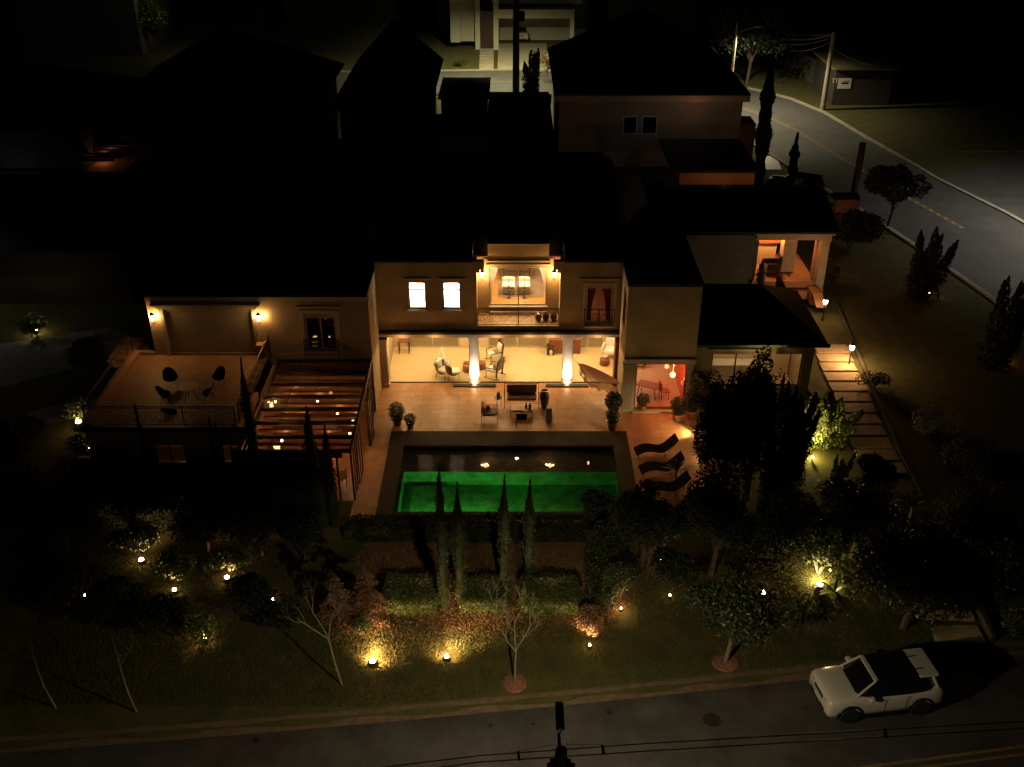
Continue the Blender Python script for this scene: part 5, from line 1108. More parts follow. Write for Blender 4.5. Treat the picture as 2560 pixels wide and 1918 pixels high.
for i, (u, v, rx, h, lb) in enumerate(((1862, 1425, 1.7, 2.6, 'between the kerb tree and the huge black conifers'), (1965, 1385, 1.5, 2.8, 'left of the palm glow, behind the bright light'), (2130, 1330, 1.5, 2.6, 'behind the palm glow'), (2400, 1400, 1.8, 3.2, 'right of the slab path, middle'), (1585, 1385, 1.1, 2.0, 'behind the diagonal hedge'), (2180, 1240, 1.1, 2.0, 'left of the slab path'), (1480, 1300, .9, 1.5, 'at the right end of the tall pool hedge'), (2470, 1250, 1.5, 2.6, 'right of the slab path, farther up'), (1800, 1560, 1.0, 1.1, 'behind the round leafy kerb tree'), (1655, 1375, 1.35, 2.2, 'between the loungers and the kerb tree'), (1700, 1465, 1.2, 1.6, 'just left of the kerb tree'), (1520, 1390, 1.0, 1.7, 'next to the rounded hedge end'), (1745, 1340, 1.2, 2.2, 'right of the sun loungers, in front'))):
    bb = G(u, v); tree('dark dense garden tree ' + lb, bb, h, rx, None, 6500, .14, LEAF if i in (2, 8) else LEAFD, BARKD, .07, .05, 12, seed=400 + i, group='dark trees of the right garden', name='garden_tree')
# small ground palms by the loungers
def palm(label, base, n=14, L=.8, m=LEAFB, h=.35, group='spiky plants by the sun loungers', name='spiky_plant', cat='plant'):
    t = thing(name, label, cat, base, 0, group); mb = MB(); r = random.Random(int(base[0] * 100)); b = Vector(base)
    for k in range(n):
        a = k * 2.4 + r.random() * .4; el = r.uniform(.3, 1.2); pr = []
        for s in range(6):
            q = s / 5; d = L * q; pr.append((b + Vector((math.cos(a) * d * math.cos(el * (1 - .4 * q)), math.sin(a) * d * math.cos(el * (1 - .4 * q)), h + d * math.sin(el) - .5 * d * d)), .05 * math.sin(math.pi * (q * .9 + .08))))
        vs = []; sd_ = Vector((-math.sin(a), math.cos(a), 0))
        for p, w_ in pr: vs += [p - sd_ * w_, p + sd_ * w_]
        mb.add(vs, [(2 * i, 2 * i + 1, 2 * i + 3, 2 * i + 2) for i in range(5)])
    mb.build('leaves', m, t); tk = MB(); tk.tube([b, b + Vector((0, 0, h))], .06, 6, .04); tk.build('stem', BARKD, t); return t
pl = [(1738, 1092, 'spiky plant beside the sun lounger nearest the house', .5), (1750, 1150, 'spiky plant beside the middle sun lounger', .6), (1690, 1195, 'spiky plant at the head of the lounger nearest the street', .8), (1778, 1215, 'spiky plant with a warm light at its foot', .5)]
for u, v, lb, L in pl: bb = P(u, v, 0); palm(lb, bb, 16, L)
palm('low palm in the brightest glow beside the path tree', G(2085, 1490), 18, .9, LEAFB, .2, None, 'palm', 'palm'); palm('palm beside the path, above its own small lamp', G(2265, 1330), 18, 1.1, LEAFB, 1.3, None, 'palm', 'palm')
# grass blades on the front lawn
r = rng_(200); n = 140000; X = r.uniform(-18, 17, n); Y = r.uniform(25.4, 33.0, n); ky = 25.9 + .124 * X + .00095 * X * X; k_ = (Y > ky + .1) & ~((Y > 29.1) & (X > -6.4) & (X < 4.8)); X, Y = X[k_], Y[k_]
Z = np.array([gh(a, b_) for a, b_ in zip(X, Y)]) + .03
gm = mat('grass blades', (.03, .04, .008), .8, noise=.6, nscale=1.5, col2=(.12, .1, .03))
tag(leafmesh('grass', np.stack([X, Y, Z], 1), .1, gm, None, 201, .22, dirs=np.tile([0, 0, 1.0], (len(X), 1))), 'short dry grass and needles covering the front lawn', 'grass', kind='stuff')
r = rng_(203); n = 42000; X = r.uniform(-6.4, 4.9, n); Y = r.uniform(28.6, 33.2, n); k_ = (Y > 29.0 + .35 * np.sin(X * 1.1) + .25 * np.sin(X * 2.7)) | (r.uniform(0, 1, n) < .25); k_ &= X < 4.1 + .45 * np.sin(Y * 1.9) + r.normal(size=n) * .15; X, Y = X[k_], Y[k_]
Z = np.array([gh(a, b_) for a, b_ in zip(X, Y)]) + .03
nm = mat('dry needles', (.1, .05, .018), .7, noise=0, col2=(.3, .17, .07), nscale=7)
tag(leafmesh('pine_needles', np.stack([X, Y, Z], 1), .13, nm, None, 204, .16, up=.15), 'dry brown pine needles spread over the bed around the boxy hedges', 'pine needles', kind='stuff')
# ---------------- stepped path with lamps at the right ----------------
pz = lambda y: gh(0, y) if y < 33 else -.02
stops = [870, 896, 924, 952, 983, 1014, 1045, 1078, 1110, 1145, 1181, 1217, 1255, 1294, 1335, 1378, 1423, 1470]
SLAB = mat('concrete path slabs', (.36, .27, .17), .9, noise=.25, nscale=2.5, bump=.3)
rows = [P(2100, v, -.1).y for v in stops]
yy = 50.6; k = 0
while yy > 28.9:
    w_ = .92; y0 = yy - w_; z = (-.0 if y0 > 38 else -.04 - (38 - y0) * .105)
    z = max(z, -1.12); mb = MB(); mb.bbox(-.93, .93, -w_ / 2 + .03, w_ / 2 - .03, -.12, .05, .01)
    xc = 16.95 + .05 * math.sin(yy) + (max(0, yy - 40) * .075)
    near = ('next to the lower path lamp' if k < 3 else 'in the middle stretch of the path' if k < 14 else 'under the overhanging tree' if k < 20 else 'nearest the kerb')
    o = mb.build('path_slab', SLAB); o.location = (xc, y0 + w_ / 2, z); tag(o, 'plain rectangular concrete slab of the long path at the right', 'path slab', 'slabs of the right hand path')
    yy -= 1.06; k += 1
mb = MB(); pts = [(18.05 + max(0, y - 40) * .09, y) for y in (28.6, 32, 36, 40, 44, 48, 52, 56)]
for (xa, ya), (xb, yb) in zip(pts[:-1], pts[1:]):
    za, zb = max(-1.2, -.05 - max(0, 38 - ya) * .1), max(-1.2, -.05 - max(0, 38 - yb) * .1)
    mb.add([(xa, ya, za - .2), (xb, yb, zb - .2), (xb, yb, zb + .22), (xa, ya, za + .22), (xa + .16, ya, za - .2), (xb + .16, yb, zb - .2), (xb + .16, yb, zb + .22), (xa + .16, ya, za + .22)], [(0, 1, 2, 3), (7, 6, 5, 4), (3, 2, 6, 7), (0, 3, 7, 4), (1, 5, 6, 2)])
tag(mb.build('low_wall', mat('dark garden wall', (.05, .04, .03), .9)), 'low dark wall along the right side of the slab path', 'wall')
def postlamp(label, base, h, power):
    t = thing('post_lamp', label, 'lamp', base, 0, 'post lamps beside the path'); b = Vector(base)
    mb = MB(); mb.lathe([(.09, 0), (.05, .06), (.035, .12), (.03, h - .3), (.07, h - .26), (.07, h - .22)], base, 10); mb.build('pole', BLACK, t)
    mb = MB(); mb.lathe([(.06, 0), (.12, .1), (.13, .2), (.1, .3)], (b.x, b.y, h - .22 + b.z), 12); mb.build('lamp_glass', BULBW, t, smooth=True)
    mb = MB(); mb.lathe([(.15, 0), (.05, .1), (.01, .2)], (b.x, b.y, h + .085 + b.z), 10); mb.build('lamp_cap', BLACK, t)
    for a in range(3): light((b.x + .22 * math.cos(a * 2.1), b.y + .22 * math.sin(a * 2.1), b.z + h - .1), power / 3, (1, .55, .22), .06, t)
b = P(2056, 800, 0); postlamp('lit post lamp beside the top of the slab path', b, Q(2055, 752, b.y).z, 40)
b = P(2122, 912, 0); postlamp('lit post lamp shining on the first slab of the path', b, Q(2124, 866, b.y).z, 320)
# ---------------- garden lights ----------------
def glight(u, v, label, power=20, tgt=None, ang=90, r_=.085, glow=3, col=(1, .55, .22), z=None, em=None, goff=0):
    b = G(u, v) if z is None else P(u, v, z); t = thing('garden_light', label, 'garden light', b, 0, 'small garden spotlights')
    mb = MB(); mb.lathe([(.03, -.05), (.03, .08), (r_ * .9, .1), (r_, .16)], tuple(b), 10); mb.build('housing', BLACK, t)
    mb = MB(); mb.lathe([(r_, 0), (r_ * .9, .05), (r_ * .5, .09), (.01, .1)], (b.x, b.y, b.z + .162), 10); mb.build('lens', em or BULBW, t, smooth=True)
    if tgt is not None: spot((b.x, b.y, b.z + .3), b + Vector(tgt), power, ang, col, .04, t)
    if glow: light((b.x, b.y - .03 + goff, b.z + .36), glow, col, .04, t)
    return t
t0 = glight(932, 1662, 'brightest garden spotlight on the front lawn, left of the middle', 420, (.3, 1, -.6), 165, .105, 8)
t1 = glight(1117, 1650, 'garden spotlight on the front lawn between the two hedges', 230, (0, 1, -.6), 165, .085, 4)
for tt, (dx, dy), pw in ((t0, (.15, 2.0), 420), (t1, (.55, 2.2), 420), (t1, (2.2, 2.0), 520)):
    q = tt.location; spot((q.x, q.y + .1, q.z + .3), (q.x + dx, q.y + dy, q.z - .05), pw, 62, (1, .66, .26), .05, tt, 1)
glight(1474, 1622, 'dim garden spotlight below the bronze lit bush', 260, (-.05, 1.2, .9), 100, .04, 3)
glight(1552, 1530, 'hidden garden light at the foot of the rounded hedge end', 26, (0, .6, .9), 110, .03, 16)
glight(1674, 1497, 'tiny garden light left of the leafy kerb tree', 10, (0, 1, 1), 90, .035, 1)
glight(1650, 1405, 'garden light sparkling inside the dark tree by the hedge', 50, (0, .5, 1), 110, .05, 8)
glight(1907, 1490, 'bright garden light left of the palm glow', 60, (.2, .6, 1), 90, .09, 5)
shrub('dark shrub against the wall of the low right room', P(1755, 1040, 0), .95, 1.5, 4500, .1, LEAFD, 130)
glight(2048, 1468, 'strongest garden floodlight at the foot of the path tree', 420, (0, 1.2, 1.2), 80, .12, 170, (1, .72, .28), goff=.3)
glight(2274, 1412, 'garden light among the wide dark tree by the path', 80, (0, .6, 1), 120, .08, 8)
glight(355, 1408, 'leftmost of three lit lamps in the left garden', 200, (0, .8, 1), 130, .1, 8)
glight(438, 1483, 'middle of three lit lamps in the left garden', 180, (0, .6, 1), 110, .08, 5)
glight(569, 1452, 'right of three lit lamps in the left garden', 200, (.1, .9, 1), 120, .09, 7)
glight(214, 1497, 'pinprick white garden light at the left', 0, None, 0, .03, .5)
glight(684, 1507, 'pinprick white garden light left of the bronze conifers', 0, None, 0, .035, .5)
glight(514, 1604, 'garden light inside the glittering lit shrub', 90, (0, .3, 1), 140, .05, 26)
glight(198, 1062, 'upper of two bright lights below the driveway', 30, (0, .5, 1), 120, .14, 12, z=.2)
glight(230, 1128, 'lower of two bright lights below the driveway', 30, (0, .5, 1), 120, .13, 12, z=.1)
glight(2030, 1152, 'floodlight under the green lit bushy conifer', 900, (.25, 1.2, 1.5), 84, .05, 130, (1, .74, .22), z=0, goff=.35)
glight(1738, 1086, 'uplight in the spiky plant near the house end lounger', 220, (-1.4, .3, -.05), 100, .05, 10, (1, .75, .35), z=0)
glight(1748, 1145, 'uplight in the spiky plant by the middle lounger', 30, (0, .3, 1), 120, .05, 4, (1, .8, .35), z=0)
glight(1776, 1207, 'warm uplight beyond the lounger nearest the street', 12, (0, .3, 1), 120, .05, 4, (1, .6, .2), z=0)
glight(2320, 738, 'warm garden light at the foot of the nearer juniper', 60, (-.3, .5, 1), 120, .09, 8, z=0)
glight(2508, 900, 'dim amber garden light at the foot of the farther juniper', 0, None, 0, .03, 9, (1, .4, .1), z=0, em=BLACK)
glight(92, 832, 'garden light in the glowing shrub beyond the driveway', 30, (0, .3, 1), 140, .08, 14, (1, .75, .3), z=0)
glight(98, 612, 'distant greenish garden light on the far left', 20, (0, .3, 1), 140, .12, 10, (.95, 1, .6), z=0, em=emis('greenish bulb', (.9, 1, .6), 6))
glight(1770, 1222, 'second warm uplight under the spiky plant', 0, None, 0, .03, 3, (1, .5, .2), z=0)
# ---------------- street poles, wires, street lamps ----------------
def pole(label, base, h, r0=.16, r1=.11, m=CONCP, n=10, group='utility poles'):
    t = thing('utility_pole', label, 'utility pole', base, 0, group); b = Vector(base)
    mb = MB(); mb.tube([b, b + Vector((0, 0, h))], r0, n, r1); mb.build('pole', m, t); return t
hd = Q(1398, 1765, 18.9); topz = 6.9
t = pole('utility pole at the bottom edge with a street lamp arm reaching over the road', (Q(1402, 1905, 16.6).x, 16.6, -1.3), 8.3, .2, .15)
ax = Q(1402, 1905, 16.6).x
mb = MB(); mb.tube([(ax, 16.6, 6.4), (ax - .02, 17.3, 6.75), (hd.x, 18.1, hd.z + .05)], .04, 6); mb.build('lamp_arm', BLACK, t)
mb = MB(); mb.bbox(hd.x - .11, hd.x + .11, 18.1, 19.0, hd.z - .05, hd.z + .07, .03); mb.build('lamp_head', BLACK, t)
mb = MB(); mb.box(ax - .25, ax + .25, 16.2, 16.8, 6.2, 6.5)
for s in (-1, 1):
    for k in range(3): mb.lathe([(.05, 0), (.07, .05), (.04, .1), (.06, .14)], (ax + s * .28, 16.1 + k * .2, 6.5), 8)
mb.build('crossarm', BLACK, t)
mb = MB(); mb.box(hd.x - .08, hd.x + .08, 18.35, 18.9, hd.z - .065, hd.z - .052); mb.build('lamp_lens', emis('street lamp lens', (1, .72, .42), 30), t)
spot((hd.x, 18.65, hd.z - .16), (hd.x, 19.0, -1.3), 2300, 156, (1, .8, .46), .1, t, .22)
def wire(label, pts, r=.012, group='wires', sag=0.0, m=BLACK):
    pts = [Vector(p) for p in pts]; out = []
    for a, b in zip(pts[:-1], pts[1:]):
        for k in range(9): s = k / 8; p = a.lerp(b, s); p.z -= sag * 4 * s * (1 - s); out.append(p)
    mb = MB(); mb.tube(out, r, 5); return tag(mb.build('wire', m), label, 'wire', group)
Yw = 16.9
wire('black overhead cable near the bottom edge, upper of the twin cables', [Q(900, 1925, Yw), Q(1200, 1889, Yw), Q(1600, 1860, Yw), Q(2700, 1795, Yw + .6)], .016, 'twin overhead cables over the road')
wire('black overhead cable near the bottom edge, lower of the twin cables', [Q(900, 1945, Yw - .2), Q(1200, 1905, Yw - .2), Q(1600, 1879, Yw - .2), Q(2700, 1812, Yw + .4)], .016, 'twin overhead cables over the road')
for u, v, lb in ((1295, 1890, 'black cable spacer left of the lamp pole'), (1506, 1875, 'black cable spacer right of the lamp pole'), (2212, 1832, 'black cable spacer above the road at the right')):
    a = Q(u, v - 12, Yw); b = Q(u + 3, v + 12, Yw - .2); mb = MB(); mb.tube([a, b], .035, 5); tag(mb.build('cable_spacer', BLACK), lb, 'cable spacer', 'cable spacers')
wire('thin black service wire tied beside the lamp arm', [Q(1295, 1878, Yw), Q(1370, 1864, 17.0), Q(1403, 1861, 17.2), Q(1510, 1862, Yw)], .006)
def streetlamp(base, h, arm, power, label, col=(1, .8, .45), pm=CONCP):
    t = pole(label, base, h + .3, .15, .1, pm); b = Vector(base); e = b + Vector(arm) + Vector((0, 0, h))
    mb = MB(); mb.tube([b + Vector((0, 0, h - .5)), e], .035, 5); mb.build('lamp_arm', CONCP, t)
    mb = MB(); mb.bbox(e.x - .3, e.x + .3, e.y - .14, e.y + .14, e.z - .08, e.z + .06, .04); mb.build('lamp_head', CONCP, t)
    spot((e.x, e.y, e.z - .25), (e.x, e.y + .01, 0), power, 150, col, .12, t, .4); return t
streetlamp((-33, 15.5, -1.3), 7.5, (0, 2.2, 0), 1900, 'street lamp farther left along the front road', (1, .62, .36))
pb = P(1290, 262, 0); t = streetlamp((pb.x, pb.y, 0), 9.5, (-2.2, 8.5, .6), 11000, 'dark pole with transformer and lamp arm on the back street', (1, .88, .45), BLACK)
mb = MB(); mb.lathe([(.3, 0), (.34, .1), (.34, .8), (.28, .9)], (pb.x + .5, pb.y, 8.0), 12); mb.box(pb.x - 1, pb.x + 1, pb.y - .05, pb.y + .05, 9.4, 9.5); mb.build('transformer', BLACK, t)
mb = MB(); mb.tube([(pb.x, pb.y, 0), (pb.x, pb.y, 17)], .36, 10, .28); mb.build('pole_top', BLACK, t)
lb_ = P(1905, 290, 0); streetlamp((lb_.x - 3, lb_.y + 1.5, 0), 8.0, (2.0, 0, 0), 5200, 'street lamp behind the trees at the bend of the back street', (1, .84, .5))
rb_ = P(2790, 600, 0); streetlamp((rb_.x, rb_.y, 0), 8.0, (-2.5, 2, 0), 3300, 'street lamp farther right along the back street', (1, .9, .72))
lf_ = P(-230, 790, 0); streetlamp((lf_.x, lf_.y, 0), 6.5, (1.5, 0, 0), 170, 'added unseen lamp that brightens the left driveway', (1, .95, .9))  # extra lamp out of view, added to lift the dim driveway
p1 = P(2056, 274, 0); h1 = Q(2087, 80, p1.y).z; pt_ = pole('pale concrete pole by the back street with wires fanning from its top', (p1.x, p1.y, 0), h1, .26, .19)
topp = Vector((p1.x, p1.y, h1 - .2)); WH = mat('bright wire', (.5, .5, .45), .4, metal=.6)
for i, (u, v, z_, lb) in enumerate(((1915, 72, .05, 'topmost'), (1922, 91, 0, 'second'), (1925, 93, -.1, 'third'), (1930, 108, -.3, 'fourth'), (1975, 126, -.6, 'lowest'))):
    e = Q(u, v, p1.y + 9); wire(lb + ' of the wires fanning left from the pale concrete pole', [topp + Vector((0, 0, z_)), e], .022, 'wires at the pale concrete pole', .4, WH)
wire('wire running down right from the pale concrete pole', [topp - Vector((0, 0, 1.2)), Q(2190, 165, p1.y - 6)], .015, None, .3, WH)
wire('long pale wire crossing above the side road at the right edge', [Q(2370, 380, 60), Q(2600, 379, 58)], .012, None, 0, WH)
p2 = P(2130, 516, 0); h2 = Q(2164, 358, p2.y).z; pole('dark square headed pole by the gate pillar', (p2.x, p2.y, 0), h2, .3, .24, mat('brown pole wood', (.06, .042, .03), .9, noise=.3), 8)
# ---------------- neighbours and back gardens ----------------
for (u, v, ut, vt, r_, lb) in ((1892, 470, 1930, 122, .5, 'very tall black cypress before the back street'), (1975, 470, 1987, 333, .3, 'short black cypress behind the black sedan')):
    bb = P(u, v, 0); cypress(lb, bb, Q(ut, vt, bb.y).z, r_, 9000, LEAFD, int(u), 'cypresses in the back yard', .24)
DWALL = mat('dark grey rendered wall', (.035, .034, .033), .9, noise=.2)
def house(label, x0, x1, y0, y1, hw, rh, wm=DWALL, rm=ROOF2, wins=(), ov=.7, name='house'):
    t = thing(name, label, 'house', ((x0 + x1) / 2, (y0 + y1) / 2, 0)); mb = MB()
    wall(mb, x0, x1, -.1, hw, y0, .3, [w_[:4] for w_ in wins]); mb.box(x0, x0 + .3, y0 + .302, y1, -.1, hw); mb.box(x1 - .3, x1, y0 + .302, y1, -.1, hw); mb.box(x0 + .302, x1 - .302, y1 - .3, y1, -.1, hw); mb.build('wall', wm, t)
    mb = MB(); hiproof(mb, x0, x1, y0, y1, hw + .01, rh, ov); mb.build('roof', rm, t)
    for w_ in wins:
        f = MB(); a0, a1, b0, b1 = w_[:4]; y = y0 + .05
        f.box(a0 - .12, a0, y0 - .03, y, b0 - .12, b1 + .12); f.box(a1, a1 + .12, y0 - .03, y, b0 - .12, b1 + .12); f.box(a0, a1, y0 - .03, y, b0 - .12, b0); f.box(a0, a1, y0 - .03, y, b1, b1 + .12); o = f.build('window', WHITEP, t)
        g = MB(); g.quad((a0, y0 + .1, b0), (a1, y0 + .1, b0), (a1, y0 + .1, b1), (a0, y0 + .1, b1)); g.build('pane', GLASSD, o)
    return t
# back neighbour with two windows and cornice
gx = lambda u, v, Y: Q(u, v, Y)
YN = 82.6; a, b_ = gx(1395, 412, YN), gx(1840, 412, YN); zt = gx(1500, 236, YN).z
W1 = (gx(1562, 0, YN).x, 0)
wn = [(gx(1560, 315, YN).x, gx(1590, 315, YN).x, gx(1560, 333, YN).z, gx(1560, 293, YN).z), (gx(1607, 315, YN).x, gx(1640, 315, YN).x, gx(1560, 333, YN).z, gx(1560, 293, YN).z)]
t = house('grey neighbour house with two small windows and pale cornice behind the villa', a.x, b_.x, YN, 99, zt, 5.0, STUCCO_G, ROOF2, wn, .45)
mb = MB(); mb.box(a.x - .45, b_.x + .45, YN - .46, YN - .003, zt - .5, zt); mb.build('cornice', TRIM, t)
mb = MB(); mb.box(b_.x + .01, b_.x + 1.4, YN + .5, YN + 3, .0, 3.4); mb.build('annex', TERRA, t)
mb = MB(); mb.box(b_.x - 3.0, b_.x + 1.2, 76.5, 82.5, 2.9, 3.1) if False else None
# orange gate lodge / carport behind porch roof
YC = 71; c0, c1 = gx(1700, 430, YC), gx(1888, 430, YC)
t = thing('carport', 'flat roofed carport with orange brown wall behind the villa roofs', 'carport', ((c0.x + c1.x) / 2, YC, 0))
mb = MB(); mb.box(c0.x, c1.x, YC, YC + .3, 2.35, c0.z)
for u in (1750, 1828): x = gx(u, 470, YC).x; mb.box(x - .3, x + .3, YC - .01, YC + .3, 0, 2.349)
mb.build('wall', TERRA, t); mb = MB(); mb.box(c0.x - .6, c1.x + .3, YC - .3, YC + 7.5, c0.z, c0.z + .2); mb.build('roof', ROOF2, t); light(((c0.x + c1.x) / 2, YC - 2.5, 3.5), 30, (1, .45, .18), .1, t)
light((gx(1700, 225, YN - 2.5).x, YN - 4, zt + .2), 16, (1, .8, .6), .1, t); light((gx(1740, 225, YN).x, YN - 1.6, zt - .7), 7, (1, .33, .12), .1, t)  # added fills for the neighbour wall and cornice, with no lamp there
g0_ = P(2085, 548, 0); g1_ = P(2142, 548, 0)
t = thing('gate_pillar', 'orange brown gate pillar with black cap by the back street', 'gate pillar', ((g0_.x + g1_.x) / 2, g0_.y, 0))
mb = MB(); mb.box(g0_.x, g1_.x, g0_.y, g0_.y + .5, 0, 1.5); mb.build('pillar', TERRA, t); mb = MB(); mb.box(g0_.x - .25, g1_.x - .1, g0_.y - .15, g0_.y + .65, 1.502, 1.8); mb.build('cap', BLACK, t); light((g0_.x + .6, g0_.y - 2, 2.4), 5, (1, .4, .15), .1, t)
mb = MB(); mb.quad(*[tuple(P(u, v, .02)) for u, v in ((1912, 390), (1940, 390), (1955, 424), (1905, 424))]); simple('patio_slab', 'bright white slab on the verge beside the tall cypress', 'slab', (0, 0, 0), mb, WHITEP)
# hut with sign across the street
hb = P(2090, 262, 0); hx0, hx1 = gx(2080, 250, hb.y).x, gx(2222, 250, hb.y).x
t = thing('site_hut', 'dark plank hut with lit green roof and white sign across the back street', 'hut', ((hx0 + hx1) / 2, hb.y + 3, 0)); hz = gx(2100, 170, hb.y + .5).z
mb = MB(); mb.box(hx0, hx1, hb.y, hb.y + 7.5, 0, hz); mb.build('wall', mat('dark planks', (.04, .035, .03), .9, noise=.3, nscale=8, stretch=(8, 8, 1)), t)
mb = MB(); mb.box(hx0 - .4, hx1 + .4, hb.y - .5, hb.y + 8, hz, hz + .12); mb.build('roof', mat('faded green sheet', (.22, .2, .09), .8, noise=.3, nscale=1), t)
mb = MB(); a = gx(2096, 205, hb.y - .06); b_ = gx(2126, 222, hb.y - .06); mb.box(a.x, b_.x, hb.y - .06, hb.y - .003, b_.z, a.z + .35); sg = mb.build('sign', WHITEP, t)
mb = MB(); zc = (b_.z + a.z + .35) / 2
mb.box(a.x + .3, b_.x - .3, hb.y - .07, hb.y - .062, zc - .05, zc + .12); mb.box(a.x + .5, b_.x - .2, hb.y - .07, hb.y - .062, zc + .2, zc + .26); mb.build('sign_marks', BLACK, sg)
# street number letters left of the sign
mb = MB(); x = gx(2084, 202, hb.y).x; z = gx(2084, 205, hb.y).z
for dx in (0, .32): mb.box(x + dx - .16, x + dx + .1, hb.y - .03, hb.y - .003, z + .26, z + .34); mb.box(x + dx - .06, x + dx + .02, hb.y - .03, hb.y - .003, z - .1, z + .258)
mb.build('hut_letters', WHITEP, t)
wa, wb = P(1935, 152, 0), P(2075, 238, 0)
mb = MB(); n_ = 14
for k in range(n_):
    p = wa.lerp(wb, k / n_); q = wa.lerp(wb, (k + .94) / n_); d2 = (q - p).normalized(); s2 = Vector((-d2.y, d2.x, 0)) * .1
    mb.add([tuple(p - s2), tuple(q - s2), tuple(q + s2), tuple(p + s2), tuple(p - s2 + Vector((0, 0, 2.6))), tuple(q - s2 + Vector((0, 0, 2.6))), tuple(q + s2 + Vector((0, 0, 2.6))), tuple(p + s2 + Vector((0, 0, 2.6)))], [(4, 5, 6, 7), (0, 1, 5, 4), (1, 2, 6, 5), (2, 3, 7, 6), (3, 0, 4, 7)])
tag(mb.build('fence', mat('grey hoarding', (.09, .085, .08), .9, noise=.2)), 'grey hoarding fence running up the street to the plank hut', 'fence')
# house across the back street with garage
Yh = 128.0; x0, x1 = gx(1085, 50, Yh).x, gx(1436, 50, Yh).x
t = thing('garage_house', 'pale modern house with an open double garage across the back street', 'house', ((x0 + x1) / 2, Yh, 0)); gz_ = gx(1400, 46, Yh).z; gt = gx(1400, 24, Yh).z; ga = gx(1246, 60, Yh).x
mb = MB(); mb.box(ga, x1, Yh, Yh + .4, gz_, gt); mb.box(x1 - .5, x1 - .002, Yh, Yh + .4, 0, gz_); mb.box(ga - .6, ga, Yh, Yh + 6, 0, 9); mb.box(ga, x1, Yh + 6, Yh + 6.3, 0, gz_); mb.box(ga + .002, x1 - .01, Yh + .402, Yh + 6, gt - .3, gt - .01)
xd0, xd1 = gx(1188, 90, Yh).x, gx(1200, 90, Yh).x; mb.box(xd0, xd1, Yh + .2, Yh + .6, 0, 9); mb.box(gx(1125, 60, Yh).x, gx(1150, 60, Yh).x, Yh + .5, Yh + .9, .8, 10); mb.box(gx(1150, 60, Yh).x, xd0, Yh + 1.2, Yh + 1.5, .8, 10); mb.box(x1 - 4 - 6, x1 + 1, Yh + 2, Yh + 2.4, gt + .3, 9)
mb.build('wall', mat('pale house render', (.42, .4, .34), .9, noise=.1), t)
mb = MB(); mb.box(xd1 + .002, ga - .602, Yh + .8, Yh + .9, 0, 4.4); mb.build('door', DARKWOOD, t); mb = MB(); mb.box(x0, x1 + 2, Yh + 6.5, Yh + 14, 0, 9); mb.build('rear_wall', mat('dark grey render', (.08, .08, .08), .9), t)
mb = MB(); mb.quad(*[tuple(P(u, v, .012)) for u, v in ((1246, 108), (1366, 108), (1369, 175), (1244, 175))]); tag(mb.build('driveway', mat('pale concrete drive', (.36, .33, .24), .9, noise=.2, nscale=1)), kind='structure')
for k in range(8):
    v0 = 118 + k * 7.4; q = [tuple(P(u, v, .014)) for u, v in ((1200 - k * .2, v0), (1234, v0), (1234, v0 + 6.3), (1200 - k * .2, v0 + 6.3))]; mb = MB(); mb.quad(*[q[0], q[1], q[2], q[3]]); mb.v = [(a, b_, .05) for a, b_, c_ in mb.v]
    o = MB(); o.box(min(p[0] for p in q), max(p[0] for p in q), q[2][1], q[0][1], -.02, .05); tag(o.build('entry_slab', MATS['pale concrete drive']), 'pale rectangular slab of the short entry path across the back street', 'path slab', 'entry slabs across the back street')
shrub('low round bush in the lawn across the back street', P(1150, 165, 0), .8, .4, 400, .2, LEAF, 301)
b = P(1325, 235, 0); juniper('dark fir right of the transformer pole on the back street', b, Q(1325, 122, b.y).z, 1.8, 8, 4000, LEAFD, 302, .35, None, 0)
b = P(1365, 205, 0); tree('twiggy tree between the drive and the neighbour roof', b, 3.2, 1.5, None, 800, .2, LEAFR, BARK, .08, .2, 8)
shrub('small shrub on the near verge of the back street', P(1120, 232, 0), .6, .9, 500, .16, LEAF, 303)
# dark neighbour houses
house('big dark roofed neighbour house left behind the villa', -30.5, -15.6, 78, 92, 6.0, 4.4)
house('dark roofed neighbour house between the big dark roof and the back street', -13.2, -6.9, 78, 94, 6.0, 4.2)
house('added low black block that darkens the yard behind the villa roofs', -1.9, 3.2, 73, 95, 2.9, .2, DWALL, mat('shade black roof', (.006, .006, .006), 1, spec=0), (), .2)  # block added to cover the lamp-lit yard, roof blackened against the lamp glow
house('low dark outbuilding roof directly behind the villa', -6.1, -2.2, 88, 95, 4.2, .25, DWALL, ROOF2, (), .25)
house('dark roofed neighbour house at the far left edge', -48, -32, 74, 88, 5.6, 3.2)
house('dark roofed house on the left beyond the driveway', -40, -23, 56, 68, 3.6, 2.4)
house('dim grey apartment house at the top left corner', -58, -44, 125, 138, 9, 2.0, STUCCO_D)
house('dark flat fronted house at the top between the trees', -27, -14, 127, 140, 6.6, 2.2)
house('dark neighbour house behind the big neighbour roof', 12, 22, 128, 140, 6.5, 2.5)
house('low dark house up the bend of the back street', 30, 42, 140, 152, 4.5, 2.0)
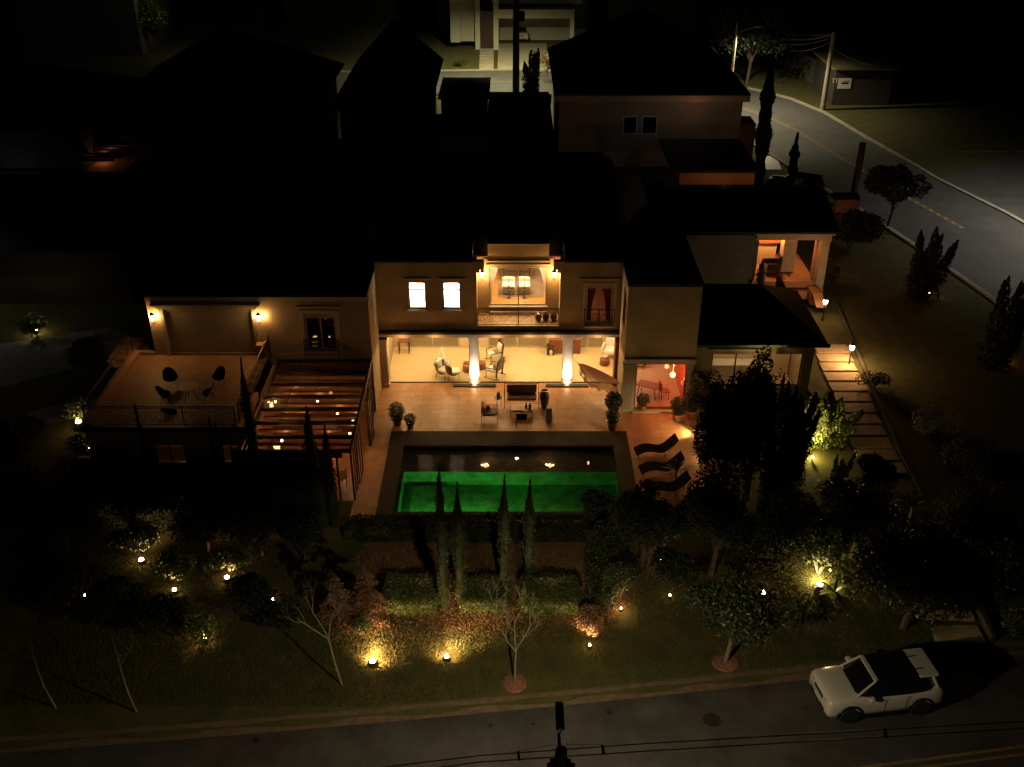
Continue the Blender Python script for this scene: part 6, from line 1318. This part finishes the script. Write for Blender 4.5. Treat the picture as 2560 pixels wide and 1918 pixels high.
b = P(370, 128, 0); tree('yellow green lit tree at the top left', b, 6.5, 3.2, None, 3500, .4, LEAFB, BARKD, .2, .1, 12, seed=310); light((b.x + 6, b.y - 3, 6.5), 150, (1, .85, .4), .1, None, 'street_light')
b = P(1862, 230, 0); tree('tall black tree beside the very tall cypress', b, 11, 4.2, None, 9000, .4, LEAFD, BARKD, .2, .1, 16, seed=311)
b = P(1960, 235, 0); shrub('dark shrubs under the tall black tree', (b.x - 9, b.y + 6, 0), 2.5, 1.5, 2000, .3, LEAFD, 312)
for i, (u, v, h, lb) in enumerate(((680, 100, 5, 'dim silvery tree at the top, left of the flat fronted house'), (2450, 300, 4, 'dim tree on the slope at the right edge'), (2250, 130, 3.5, 'dim bushy tree above the plank hut'), (2520, 200, 5, 'dim tree near the top right corner'))):
    b = P(u, v, 0); tree(lb, b, h, h * .45, None, 2500, .35, LEAFD, BARKD, .15, .1, 10, seed=320 + i)
# pergola rooflight glimpsed on the left roofs, small lit windows at the left edge
p = P(240, 380, 3.2); t = thing('pergola', 'small slatted pergola glowing orange on the left', 'pergola', (p.x, p.y, 0))
mb = MB()
for k in range(6): mb.box(p.x - 2.2 + k * .3, p.x + 2.0 + k * .3, p.y - 2 + k * .75, p.y - 1.85 + k * .75, 3.1, 3.25)
mb.build('slats', DARKWOOD, t); mb = MB(); mb.box(p.x - 1.8, p.x + 2.6, p.y - 2, p.y + 2, 2.2, 2.3); mb.build('deck', TERRA, t); light((p.x + .4, p.y, 2.9), 8, (1, .4, .15), .1, t)
p = P(30, 470, 2.0); t = thing('conservatory', 'white framed conservatory corner at the left edge', 'conservatory', (p.x, p.y, 0)); mb = MB()
for k in range(5): mb.box(p.x - 3 + k * 1.3, p.x - 2.86 + k * 1.3, p.y, p.y + .14, 0, 3)
mb.box(p.x - 3, p.x + 2.4, p.y, p.y + .14, 3.002, 3.2); mb.build('frame', WHITEP, t); mb = MB(); mb.box(p.x - 3, p.x + 2.4, p.y + 1.5, p.y + 1.6, 0, 2.5); mb.build('blinds', mat('pale blind', (.5, .42, .36), .8), t); light((p.x - .5, p.y + .8, 2.4), 10, (1, .85, .75), .1, t)
# cars on the street glimpse, verge post lights already built; light for road studs comes from the street lamps
